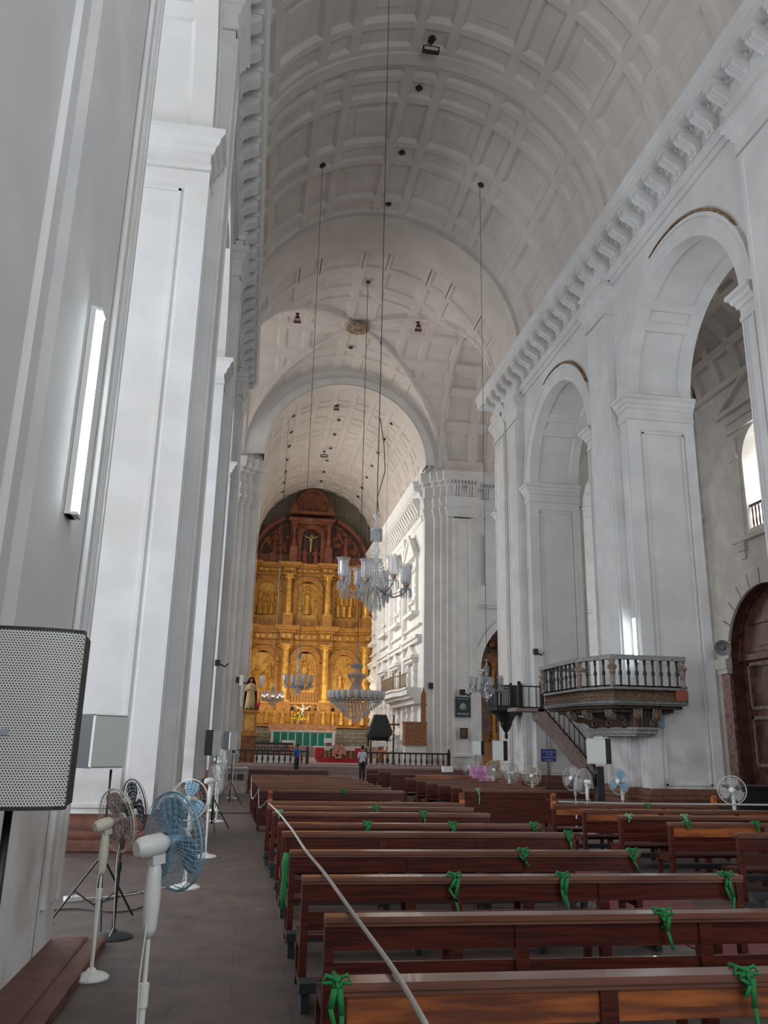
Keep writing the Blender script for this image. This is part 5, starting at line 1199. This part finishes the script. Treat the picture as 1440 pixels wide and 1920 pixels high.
# black cabinet behind left rail, chairs
t=thing('black_railing_cabinet','low black ornamental grille behind the left part of the rail','grille',(1.9,57.2,.55)); m=M(); m.box(-1.3,0,1.15,1.2,.1,1.3); m.box(-1.3,0,.5,1.2,.1,.6)
for i in range(12): m.ring((-1.2+i*.21,.05,.88),.12,.03,10,5,'y')
m.build('ironwork',BLK,t)
m=M(); m.box(-1.3,.02,0,1.2,.12,.5); m.build('white_plinth',WHC,t)
for k,(x,y) in enumerate(((2.1,59.2),(2.7,59.4),(10.7,60.4),(11.3,60.6))):
    t=thing('altar_chair',('black framed chair left of the draped pedestal','black framed chair behind the rail, nearer the blue-shirted person','brown chair right of the black hood','brown chair beside the carved lectern')[k],'chair',(x,y,.55),group='chairs behind the rail')
    mt=BLK if k<2 else BWOOD
    m=M(); m.box(-.22,-.22,.42,.22,.22,.47); m.build('seat',mt,t); m=M(); m.ring((0,.22,.85),.2,.025,14,5,'y'); m.tube([(-.2,.22,.45),(-.2,.22,.85)],.02,5); m.tube([(.2,.22,.45),(.2,.22,.85)],.02,5); m.tube([(0,.22,.45),(0,.22,1.05)],.02,5); m.build('backrest',mt,t)
    for a in (-.2,.2):
        for b in (-.2,.2): m=M(); m.box(a-.02,b-.02,0,a+.02,b+.02,.42); m.build('leg',mt,t)
# rail (balustrade)
YB=56.2
def baluster_run(x0,x1,y,z,label,h=.92):
    t=thing('communion_rail',label,'railing',(x0,y,z),group='dark turned balustrade before the altar'); L=x1-x0
    m=M(); m.box(0,-.09,h-.1,L,.09,h); m.build('handrail',DKR,t); m=M(); m.box(0,-.08,0,L,.08,.07); m.build('bottom_rail',DKR,t)
    n=int(L/.36); pr=M(); pr.lathe([(.06,.07),(.06,.12),(.03,.16),(.085,.34),(.075,.42),(.03,.62),(.05,.68),(.035,.74),(.06,.82)],n=10); b=None
    for i in range(1,n):
        if b is None: b=pr.build('baluster',DKR,t,smooth=True,loc=(L*i/n,0,0))
        else: c=b.copy(); c.location=(L*i/n,0,0); COL.objects.link(c)
    for x in (0,L): m=M(); m.box(x-.1,-.1,0,x+.1,.1,h+.06); m.lathe([(.09,h+.06),(.05,h+.12),(.1,h+.2),(.0,h+.28)],(x,0,0),10); m.build('end_post',DKR,t)
DKR=mat('dark turned wood',(.018,.011,.010),.45)
baluster_run(-.75,4.0,YB,.45,'dark balustrade left of the altar, behind the empty front bench')
baluster_run(7.9,13.55,YB,.45,'dark balustrade right of the altar, ending at the white pier')
# carved lectern panel on white plinth
t=thing('carved_lectern','carved light wood lectern on a white block right of the altar','lectern',(11.5,57.5,.0)); w0=-.72; 
m=M(); m.box(-.72,0,.55,.75,.8,1.85); m.build('white_block',WHC,t); m=M(); m.box(-.75,-.1,1.85,.78,.8,3.4); m.box(-.8,-.14,3.3,.82,.85,3.42); m.box(-.8,-.14,1.83,.82,.85,1.98); m.build('carved_box',BWOOD,t)
m=M(); random.seed(6)
for i in range(40): m.ball((random.uniform(-.6,.65),-.1,random.uniform(2.1,3.2)),(.1,.03,.07),5,3)
m.build('carving',BWOOD,t)
m=M(); m.prism([(.5,3.4),(.85,3.4),(.85,5.4),(.75,5.6),(.66,5.85),(.58,5.55),(.5,5.3)],.5,.65,'y'); m.box(.45,.45,4.55,.9,.7,4.7); m.build('tall_back_panel',BWOOD,t)
t=thing('processional_cross','dark wooden cross on a stand left of the carved lectern','cross',(10.05,58,.55)); m=M(); m.box(-.05,-.03,0,.05,.03,3.3); m.box(-.4,-.03,2.6,.4,.03,2.72); m.build('cross',DKW,t); m=M(); crucifix(m,0,-.06,1.9,.9); m.build('figure',BWOOD,t); m=M(); m.lathe([(.25,0),(.05,.15)],n=10); m.build('foot',DKW,t)
t=thing('white_statue','small pale statue group between hood and lectern','statue',(10.25,59.3,.55)); m=M(); random.seed(8); figure(m,0,.9,1.3,0,1.1); figure(m,.45,.7,1.2,.1,1.1); m.box(-.3,-.3,0,.75,.4,.9); m.build('figures',WHC,t)
# chancel balcony
t=thing('chancel_balcony','white balcony with thin iron railing on the bright chancel wall','balcony',(12.9,61.0,0))
pl_=[(0,11.0),(-1.0,10.2),(-1.15,9.4),(-1.15,2.6),(-.6,1.2),(-.6,0),(0,0)]
pl_=[(0,13.5),(-1.0,12.4),(-1.5,11.2),(-1.5,5.4),(-1.15,4.2),(-1.15,1.25),(0,1.25)]
m=M(); m.prism(pl_,5.55,5.95,'z'); m.prism([(x*1.08,y) for x,y in pl_],5.95,6.1,'z'); m.prism([(x*.8,y) for x,y in pl_],5.3,5.55,'z'); m.prism([(x*.5,y) for x,y in pl_],4.9,5.3,'z'); m.build('floor_slab',CHAN,t)
m=M(); pts=pl_[:-1]
for a,b in zip(pts[:-1],pts[1:]):
    m.tube([(a[0],a[1],7.15),(b[0],b[1],7.15)],.04,5); m.tube([(a[0],a[1],6.2),(b[0],b[1],6.2)],.03,5)
m.build('iron_rail',BRS,t)
m=M()
for a,b in zip(pts[:-1],pts[1:]):
    L=math.hypot(b[0]-a[0],b[1]-a[1]); n=max(2,int(L/.22))
    for i in range(n): 
        f=i/n; x,y=a[0]+(b[0]-a[0])*f,a[1]+(b[1]-a[1])*f; m.tube([(x,y,6.12),(x-.03,y,6.6),(x,y,7.15)],.016,4)
m.build('iron_bars',BRS,t)
for a in pts[:-1]: m=M(); m.lathe([(.06,6.1),(.05,7.3),(.09,7.38),(0,7.5)],(a[0],a[1],0),8); m.build('post',BRS,t)
# banner, picture, blue sign
def board(px0,px1,py0,py1,y,name,label,cat,mt,cols=None):
    a=atY(px0,py1,y); b=atY(px1,py0,y); t=thing(name,label,cat,((a.x+b.x)/2,y,a.z)); w=(b.x-a.x)/2; h=b.z-a.z
    m=M(); m.box(-w,-.03,0,w,.03,h); m.build('panel',mt,t); return t,w,h
t,w,h=board(854,882,1307,1344,60.2,'hanging_banner','dark green banner with a pale round emblem on the pier','banner',DGR)
m=M(); m.T=Matrix.Translation((0,-.035,h*.52))@Matrix.Rotation(PI/2,4,'X'); m.lathe([(0,0),(w*.42,0),(w*.42,.01)],n=18); m.build('round_emblem',mat('pale emblem',(.40,.42,.26),.7,var=(.15,.18,.12),scale=9),t)
m=M()
for i in range(7): m.box(-w*.45+i*w*.14,-.05,h*.38,-w*.45+i*w*.14+w*.05,-.045,h*(.5+.15*S(i)))
for z,n in ((.16,9),(.10,7),(.88,8)):
    for i in range(n): m.box(-w*.8+i*w*1.6/n,-.036,h*z,-w*.8+i*w*1.6/n+w*.12,-.03,h*(z+.035))
m.build('lettering',LET,t)
t,w,h=board(863,877,1365,1385,60.2,'framed_picture','small black framed picture hanging under the green banner','picture',BLK)
m=M(); m.box(-w*.7,-.035,h*.12,w*.7,-.03,h*.88); m.build('picture',PNT,t)
t,w,h=board(1079,1092,1371,1385,27.5,'framed_picture','tiny framed picture seen above the loudspeaker by the stairs','picture',BLK) if 0 else (None,0,0)
t=thing('sign_stand','blue sign with lines of pale lettering on a thin black post','sign',(10.15,28.0,0))
a=atY(1015,1428,28); b=atY(1042,1405,28); t.location=((a.x+b.x)/2,28,0); w=(b.x-a.x)/2
m=M(); m.box(-w,-.02,a.z,w,.02,b.z); m.build('sign_panel',BLUE,t); m=M(); m.lathe([(.02,0),(.02,a.z)],n=8); m.lathe([(.2,0),(.2,.03)],n=14); m.build('post',BLK,t)
m=M(); random.seed(12); H_=b.z-a.z
for r,(z,n,ww) in enumerate(((.80,9,.75),(.60,5,.4),(.38,10,.85),(.15,6,.5))):
    x=-w*ww
    while x<w*ww:
        l=random.uniform(.03,.06); zz=a.z+H_*z; m.box(x,-.026,zz-.006,x+l,-.02,zz+.006); m.box(x+l*.3,-.026,zz-.03,x+l*.3+.008,-.02,zz); m.box(x+l*.75,-.026,zz-.03,x+l*.75+.008,-.02,zz+.01); m.box(x+.1*l,-.026,zz-.03,x+l*.6,-.02,zz-.022) if random.random()<.6 else None; x+=l+random.choice((.008,.035))
m.build('lettering',LET,t)
# pink boxes, box on bench, wooden boards
for k in range(3):
    m=M(); m.box(-.36,-.2,0,.36,.2,.17); m.box(-.38,-.22,.15,.38,.22,.19); p=atY(902,1462,29.5); tag(m.build('pink_box',PNK,loc=(p.x+.03*(k%2),29.5,p.z-.1+k*.19)),('lowest','middle','topmost')[k]+' box of the pink and white stack near the far speakers','box','stacked pink boxes')
p=atY(902,1462,29.5); t=thing('side_table','low wooden table under the pink box stack','table',(p.x,29.5,0)); m=M(); m.box(-.45,-.3,p.z-.16,.45,.3,p.z-.1); m.build('table_top',WOOD,t)
for a in (-.4,.4):
    for b in (-.25,.25): m=M(); m.box(a-.03,b-.03,0,a+.03,b+.03,p.z-.16); m.build('leg',WOOD,t)
m=M(); m.box(-.2,-.14,.0,.2,.14,.22); tag(m.build('white_box',WHC,loc=(8.0,33.4,.89)),'small white box left on the middle far bench','box')
t=thing('kneeling_desk','orange wooden desk with a flat top lying beyond the far right pews','desk',(6.85,29.2,0)); m=M(); m.box(-.95,-.3,.82,.95,.3,.9); m.build('desk_top',WOOD2,t); m=M(); m.box(-.9,-.2,.2,.9,-.14,.82); m.build('front_panel',WOOD,t)
for a in (-.9,.82): m=M(); m.box(a,-.25,0,a+.08,.25,.82); m.build('side_panel',WOOD,t)
t=thing('vented_plaster_block','low pinkish plaster block with two dark square vents at the end of the left aisle','block',(-.55,33.4,0)); m=M(); m.box(-.75,0,0,.62,1.2,.86); m.box(-.8,-.05,.86,.66,1.25,.93); m.build('block',STP,t); m=M(); m.box(.28,-.02,.48,.52,.0,.70); m.build('vent',BLKP,t); m=M(); m.box(-.06,-.02,.48,.18,.0,.70); m.build('vent',BLKP,t)
# black bench at right edge
t=thing('storage_chest','long black bench in front of the chapel arch at the right edge','bench',(14.25,22.2,0)); 
m=M(); m.box(-.6,0,.06,4.6,.6,.92); m.build('chest_body',BLK,t); m=M(); m.box(-.68,-.06,.92,4.68,.66,1.0); m.build('lid',BLK,t)
# junction board + floor cables left
t=thing('power_strip','white power strip lying on the floor beside the plinth','power strip',(-2.0,11.5,0),.5); m=M(); m.box(-.1,-.06,0,.1,.06,.05); m.build('strip_body',FWH,t); m=M()
for a in (-.06,0,.06): m.box(a-.012,-.02,.05,a+.012,.02,.053)
m.build('sockets',BLK,t)
rope([(-1.9,11.5,.02),(-1.4,11.8,.012),(-1.0,12.3,.012),(-.8,12.4,.03)],'pale cable from the power strip to the blue-bladed fan',.008,FWH,'floor_cable','cable')
rope([(-2.4,10.6,.012),(-1.9,10.9,.012),(-1.3,10.7,.012),(-1.0,11.4,.012),(-1.3,12.0,.012),(-1.7,11.2,.012)],'black cable looped on the floor behind the black fan',.008,BLK,'floor_cable','cable')
rope([(-1.6,23.8,.012),(-.5,24.2,.012),(.4,24.3,.012)],'dark cable crossing the aisle floor near the far pews',.012,BLK,'floor_cable','cable')
# ---------------------------------------------------------------- gallery on the right pier
def poly_off(P,k):
    return P
gt=thing('carved_gallery','carved balcony with dark twisted balusters bracketed on the right pier','balcony',(13.6,28.6,0))
GP=[(15.05,27.1),(12.35,27.1),(11.75,28.6),(11.75,32.4),(13.7,32.4)]
def loc(P): return [(x-13.6,y-28.6) for x,y in P]
fullp=loc([(15.05,27.1),(12.35,27.1),(11.75,28.6),(11.75,32.4),(13.70,32.4),(13.70,28.85),(14.0,28.85),(14.0,27.95),(15.05,27.95)])
def scl(P,k): 
    cx,cy=.1,1.0; return [((x-cx)*k+cx,(y-cy)*k+cy) for x,y in P]
def clampp(P): return P
L=loc(GP)
m=M(); m.prism(fullp,3.45,3.55,'z'); m.prism(fullp,3.92,4.0,'z'); m.build('floor_slab',GRYW,gt)
m=M(); m.sweep([(-.1,3.38),(.04,3.38),(.12,3.44),(.12,3.50),(.06,3.55),(-.1,3.55)],L,side=-1); m.build('lower_moulding',GRYW,gt,auto=AU)
m=M(); m.sweep([(-.1,3.86),(.07,3.86),(.12,3.90),(.17,3.96),(.17,4.04),(-.1,4.05)],L,side=-1); m.build('upper_moulding',GRYW,gt,auto=AU)
m=M(); random.seed(21)
m.sweep([(-.05,3.5),(.07,3.5),(.07,3.9),(-.05,3.9)],L,side=-1)
for a,b in zip(L[:-1],L[1:]):
    d=Vector((b[0]-a[0],b[1]-a[1])); n=int(d.length/.13); nn=Vector((d.y,-d.x)).normalized()
    for i in range(n):
        f=(i+.5)/n; x=a[0]+d.x*f+nn.x*.075; y=a[1]+d.y*f+nn.y*.075
        m.ball((x,y,3.66+.13*(i%2)+.0),(.055,.055,.06),5,4); m.ball((x,y,3.80-.13*(i%2)),(.04,.04,.035),5,4)
m.build('carved_frieze',GILT,gt)
m=M(); m.box(1.05-.02,-1.62,3.56,1.45,-1.5,3.90) ; m.build('repair_board',RED2,gt)
m=M(); m.sweep([(-.1,4.92),(.05,4.92),(.09,4.97),(.12,5.06),(-.12,5.08),(-.12,4.92)],L,side=-1); m.build('handrail',GRYW,gt,auto=AU)
m=M(); m.lathe([(.05,0),(.05,.06),(.025,.09)]+[(.028+.022*(k%2),.11+.03*k) for k in range(8)]+[(.03,.36),(.062,.42),(.066,.50),(.035,.57)]+[(.028+.02*(k%2),.6+.03*k) for k in range(6)]+[(.05,.80),(.05,.92)],n=10); bb=m.build('twisted_baluster',BLK,gt,smooth=True)
first=True
for si,(a,b) in enumerate(zip(L[:-1],L[1:])):
    d=Vector((b[0]-a[0],b[1]-a[1])); n=(9,4,9,5)[si]
    for i in range(1,n):
        f=i/n; p_=(a[0]+d.x*f,a[1]+d.y*f,4.0)
        if first: bb.location=p_; first=False
        else: c=bb.copy(); c.location=p_; COL.objects.link(c)
m=M(); m.lathe([(.10,0),(.10,.05),(.075,.1),(.09,.42),(.12,.48),(.09,.53),(.13,.60),(.17,.66),(.13,.73),(.09,.78),(.11,.88),(.13,.93)],n=14,flute=12,fa=.05); vp=m.build('vase_post',mat('aged wood post',(.16,.10,.075),.7,var=(.30,.24,.20),scale=10),gt,smooth=True,loc=(L[0][0]-.1,L[0][1],4.0))
for p_ in L[1:4]: c=vp.copy(); c.location=(p_[0],p_[1],4.0); COL.objects.link(c)
# brackets under the gallery converge on a console against the pier corner
BP=loc([(14.15,27.62),(13.35,27.62),(13.0,28.7),(13.0,30.9),(13.7,30.9),(13.7,28.85),(14.0,28.85),(14.0,27.95),(14.15,27.95)])
m=M(); m.prism(BP,2.44,2.58,'z'); m.prism(scl(BP,1.06),2.58,2.66,'z'); m.prism(scl(BP,.93),2.36,2.44,'z'); m.build('console_base',GRYW,gt)
m=M(); m.prism(scl(fullp,.93),3.28,3.40,'z'); m.prism(scl(fullp,.80),3.16,3.30,'z'); m.prism(BP,2.64,3.2,'z'); m.build('soffit_boards',mat('dark soffit wood',(.045,.022,.015),.7,var=(.09,.06,.045),scale=9,bump=.5,bscale=12),gt)
for k,(A,B) in enumerate((((14.0,27.3),(14.0,27.62)),((13.25,27.2),(13.45,27.62)),((12.4,27.7),(13.15,28.1)),((12.0,28.9),(13.0,29.0)),((11.95,30.3),(13.0,30.2)))):
    A=Vector((*loc([A])[0],3.24)); B=Vector((*loc([B])[0],2.74)); d=B-A; m=M()
    pts=[A+Vector((0,0,.02)),A+d*.12+Vector((0,0,-.14)),A+d*.35+Vector((0,0,-.12)),A+d*.6+Vector((0,0,-.03)),A+d*.85+Vector((0,0,-.02)),B+Vector((0,0,-.03))]
    m.tube(pts,[.10,.14,.12,.10,.13,.11],8); w_=d.normalized().cross(Vector((0,0,1))).normalized()
    m.build('scroll_bracket',GILT,gt,smooth=True)
    m=M()
    for s_ in (-1,1):
        for cc,r_ in ((A+d*.12+Vector((0,0,-.1)),.15),(A+d*.12+Vector((0,0,-.1)),.07),(B+Vector((0,0,.02))-d*.1,.10)):
            q=[cc+w_*s_*.12+(d.normalized()*r_*K(2*PI*i/12))+Vector((0,0,r_*S(2*PI*i/12))) for i in range(12)]; m.tube(q,.022,4,True)
    m.build('scroll_volutes',GRYW,gt,smooth=True)
m=M(); m.box(.72,-.72,2.68,.97,-.6,3.3); m.build('blue_patch',mat('pale blue paint',(.28,.36,.42),.7),gt)
# ---------------------------------------------------------------- black pulpit and its stair on the far right pier
pt=thing('pulpit','black octagonal pulpit with slatted sides on the far right pier','pulpit',(12.95,41.3,0))
m=M(); m.lathe([(0,2.25),(.08,2.3),(.1,2.5),(.05,2.55),(.2,2.75),(.32,3.0),(.30,3.05),(.5,3.4),(.85,3.62),(.95,3.65),(.98,3.85),(.9,3.9)],n=8); m.build('bowl',BLK,pt)
m=M(); 
for i in range(8):
    a=2*PI*i/8; b=2*PI*(i+1)/8; A=Vector((.88*K(a),.88*S(a),0)); B=Vector((.88*K(b),.88*S(b),0))
    if i in (7,): continue
    m.tube([A+Vector((0,0,4.85)),B+Vector((0,0,4.85))],.05,5)
    for k in range(7): p_=A+(B-A)*((k+.5)/7); m.tube([p_+Vector((0,0,3.9)),p_+Vector((0,0,4.85))],.022,4)
m.build('slatted_side',BLK,pt)
for i in range(8): a=2*PI*i/8; m=M(); m.box(.88*K(a)-.05,.88*S(a)-.05,3.88,.88*K(a)+.05,.88*S(a)+.05,5.0); m.build('corner_post',BLK,pt)
st=thing('pulpit_stair','pale plastered stair with black iron handrail leading up to the black pulpit','stair',(13.8,38.9,0))
m=M(); 
m.prism([(-.1,3.68),(.25,3.70),(2.9,.72),(2.95,.05),(2.7,.05),(2.55,.3),(.9,2.3),(-.1,3.2)],-.35,.55,'y'); m.prism([(2.5,.05),(2.95,.05),(2.95,.7),(2.5,.75)],-.35,.55,'y'); m.build('stair_body',STP,st)
m=M()
for i in range(16): f=i/16; x=.25+2.6*f; z=3.7-2.92*f; m.box(x,-.25,z-.2,x+.17,.5,z)
m.build('steps',STP,st)
m=M(); A=Vector((.1,-.35,4.72)); B=Vector((2.75,-.35,1.75)); m.tube([(-1.0,-.35,4.72),A],.035,6); m.tube([A,B],.035,6); m.tube([(-1.0,-.35,3.74),(.15,-.35,3.74),(2.9,-.35,.75)],.035,6); m.build('handrail',BLK,st)
for i in range(14):
    if i<3: x=-.9+i*.36; zt,zb=4.72,3.74
    else: f=(i-2.6)/11; x=.1+2.7*f; zt=4.72-2.97*f; zb=3.70-2.95*f
    m=M(); m.tube([(x,-.35,zb),(x,-.35,zt)],.022 if i else .05,5); m.build('spindle',BLK,st)
m=M(); m.box(.02,-.42,3.7,.16,-.28,4.95); m.lathe([(.1,4.95),(.03,5.05)],(.09,-.35,0),8); m.box(-1.1,-.42,3.7,-.96,-.28,4.95); m.build('newel_post',BLK,st)
m=M(); m.box(-1.2,-.35,3.55,.2,1.0,3.72); m.build('landing',STP,st)
t=thing('stair_gate_post','tall black wooden post panel behind the loudspeaker by the stairs','post',(16.0,38.2,0)); p=atY(1126,1432,20.0); t.location=(p.x,20.0,0)
m=M(); m.box(-.08,0,.0,.08,.1,1.5); m.build('board',BLK,t); m=M(); m.tube([(-.35,.05,1.5),(-.08,.05,1.15)],.02,5); m.build('brace',BLK,t)
# ---------------------------------------------------------------- people
def person(name_l,loc,rz,h,shirt,trouser,pose='stand',bend=0):
    t=thing('person',name_l,'person',loc,rz)
    def W(v,s):
        v=Vector(v); z0=.96*s
        if bend and v.z>z0: return Vector((v.x,v.y*K(bend)+(v.z-z0)*S(bend),z0+(v.z-z0)*K(bend)-v.y*S(bend)))
        return v
    me=bpy.data.meshes.new('body'); s=h/1.75
    V=[(0,0,.95),(0,0,1.1),(0,-.01,1.28),(0,0,1.42),(0,.0,1.52),(0,.02,1.64),(0,.02,1.74)]
    E=[(i,i+1) for i in range(6)]; R=[(.15,.11),(.135,.10),(.16,.11),(.12,.08),(.05,.05),(.085,.1),(.05,.06)]
    def add(chain,root,rad):
        p=root
        for q,r in zip(chain,rad): V.append(q); R.append(r); E.append((p,len(V)-1)); p=len(V)-1
    for sx in (-1,1):
        add([(sx*.19,0,1.40),(sx*.24,.03,1.13),(sx*.20,.16 if pose in('hold','sit') else .05,1.0),(sx*.17,.30 if pose in('hold','sit') else .07,.84 if pose=='stand' else 1.04)],3,[(.06,.06),(.045,.045),(.033,.033),(.03,.04)])
        w=len(V)-1
        for k,(dx,dy,l) in enumerate(((-.025,.015,.07),(-.008,.03,.085),(.01,.03,.09),(.025,.02,.08),(.035,-.01,.05))):
            x,y,z=V[w]; add([(x+dx,y+dy*.6,z-l*.5),(x+dx*1.1,y+dy,z-l)],w,[(.010,.010),(.008,.008)])
        if pose=='sit': add([(sx*.10,.05,.93),(sx*.13,.42,.93),(sx*.13,.44,.55),(sx*.13,.55,.49)],0,[(.095,.10),(.062,.065),(.042,.045),(.035,.03)])
        else: add([(sx*.10,0,.88),(sx*.11,.01,.50),(sx*.12,-.01,.10),(sx*.125,.12,.04)],0,[(.095,.10),(.062,.065),(.042,.045),(.035,.03)])
    me.from_pydata([tuple(W((x*s,y*s,z*s),s)) for x,y,z in V],E,[]); o=bpy.data.objects.new('body',me); COL.objects.link(o); o.parent=t
    o.modifiers.new('k','SKIN'); sk=me.skin_vertices[0].data if me.skin_vertices else None
    if sk is None: me.skin_vertices.new() if hasattr(me.skin_vertices,'new') else None; sk=me.skin_vertices[0].data
    for i,r in enumerate(R): sk[i].radius=(r[0]*s,r[1]*s)
    sk[0].use_root=True; o.modifiers.new('b','SUBSURF').levels=1; o.modifiers['b'].render_levels=1; me.materials.append(SKIN)
    m=M(); 
    m.lathe([(.155,.86),(.165,1.0),(.15,1.12),(.175,1.30),(.165,1.40),(.09,1.47),(.055,1.50)],n=16); 
    for i in range(len(m.v)): m.v[i]=Vector((m.v[i].x*1.12*s,m.v[i].y*.78*s,m.v[i].z*s))
    for sx in (-1,1): m.tube([Vector((sx*.15,0,1.42))*s,Vector((sx*.215,.01,1.32))*s,Vector((sx*.245,.03,1.14))*s],[.075*s,.07*s,.062*s],8)
    m.v=[W(q,s) for q in m.v]
    m.build('shirt',shirt,t,smooth=True)
    m=M(); 
    for sx in (-1,1): m.tube([Vector((sx*.07,0,.95))*s,Vector((sx*.1,.1,.93))*s,Vector((sx*.13,.42,.93))*s,Vector((sx*.13,.44,.75))*s,Vector((sx*.13,.44,.54))*s] if pose=='sit' else [Vector((sx*.07,0,.95))*s,Vector((sx*.10,0,.80))*s,Vector((sx*.11,.01,.5))*s,Vector((sx*.12,-.01,.09))*s],([.10*s,.10*s,.078*s,.07*s,.06*s] if pose=='sit' else [.10*s,.105*s,.078*s,.062*s]),10)
    m.lathe([(.13*s,.80*s),(.145*s,.92*s),(.14*s,.98*s)],n=14); m.build('trousers',trouser,t,smooth=True)
    m=M(); m.ball((0,.0*s,1.685*s),(.095*s,.11*s,.10*s),12,8); m.v=[W(q,s) for q in m.v]; m.build('hair',HAIR,t,smooth=True)
    m=M(); m.ball((0,.135*s,1.64*s),(.014*s,.02*s,.022*s),6,5); m.ball((-.035*s,.112*s,1.66*s),.012*s,6,4); m.ball((.035*s,.112*s,1.66*s),.012*s,6,4); m.ball((0,.118*s,1.59*s),(.028*s,.01*s,.008*s),6,4)
    for sx in (-1,1): m.ball((sx*.09*s,.01,1.64*s),(.014*s,.025*s,.035*s),6,5)
    m.v=[W(q,s) for q in m.v]
    m.build('face',SKIN,t,smooth=True)
    m=M()
    for sx in (-1,1): m.ball((sx*.12*s,(.5 if pose=='sit' else .06)*s,(.49 if pose=='sit' else .035)*s),(.05*s,.13*s,.035*s),8,5)
    m.build('shoes',BLK,t,smooth=True)
    if pose=='sit': t.location.z-=.45*s
person('person in a white shirt and dark trousers standing in the central aisle',(6.18,45.3,0),R_(30),1.78,WSH,DTR)
person('person in a blue shirt standing against the left part of the rail',(3.2,54.1,.0),R_(50),1.80,BSH,DTR,'hold')
# ---------------------------------------------------------------- light
def area(name,loc,rot,sx,sy,power,col=(1,1,1)):
    l=bpy.data.lights.new(name,'AREA'); l.shape='RECTANGLE'; l.size=sx; l.size_y=sy; l.energy=power; l.color=col
    o=bpy.data.objects.new(name,l); COL.objects.link(o); o.location=loc; o.rotation_euler=rot; return o
W=bpy.data.worlds.new('sky'); sc.world=W; W.use_nodes=True; bg=W.node_tree.nodes['Background']; bg.inputs[0].default_value=(.85,.93,1,1); bg.inputs[1].default_value=.7
H=PI/2
T_=math.radians
area('transept_window_right',(32.5,53,11),(0,T_(97),0),18,12,450,(1,.94,.88))
area('transept_window_left',(-19,53,12),(0,T_(-100),0),18,12,1700,(1,.94,.88))
for y in (66.5,73,79.5): area('chancel_window_light',(CX0-.6,y,15),(0,-H,0),7,4,800,(1,.95,.88))
for y in (5,16.5,28,39.7): area('aisle_window_left',(-12.2,y,12),(0,T_(-108),0),8,5,900,(.84,.92,1.))
for y in (0,12,24): area('aisle_fill_right',(24.0,y,14),(0,T_(105),0),5,5,330,(.88,.94,1.))  # added fill to light the left piers; wall is closed behind it
for y in (8,20,32): area('low_fill_left',(-12.2,y,4.2),(0,-H,0),5,4,900,(.84,.91,1.))  # added low fill to brighten right piers and pews; no doors here
area('gallery_daylight',(XA+4,34.4,20.5),(0,0,0),4,8,3200,(.9,.95,1))
area('west_vault_fill',(6,-8.2,9),(T_(132),0,0),12,10,1300,(.93,.96,1))  # added fill behind the camera, tilted up to lift the vault
for x in (1.5,6,10.5): area('altarpiece_fill',(x,84,6),(math.radians(120),0,0),2,.5,110,(1,.85,.6))  # uplights added to bring out the gilding, no fittings modelled
sc.view_settings.view_transform='Standard'; sc.view_settings.look='None'; sc.view_settings.exposure=.35; sc.view_settings.gamma=1
try: sc.view_settings.use_curve_mapping=False
except Exception: pass
c=sc.cycles; c.use_denoising=True; c.max_bounces=6; c.diffuse_bounces=4; c.glossy_bounces=2; c.transmission_bounces=2; c.transparent_max_bounces=10; c.sample_clamp_indirect=4; c.caustics_reflective=False; c.caustics_refractive=False; c.use_adaptive_sampling=True; c.adaptive_threshold=.03
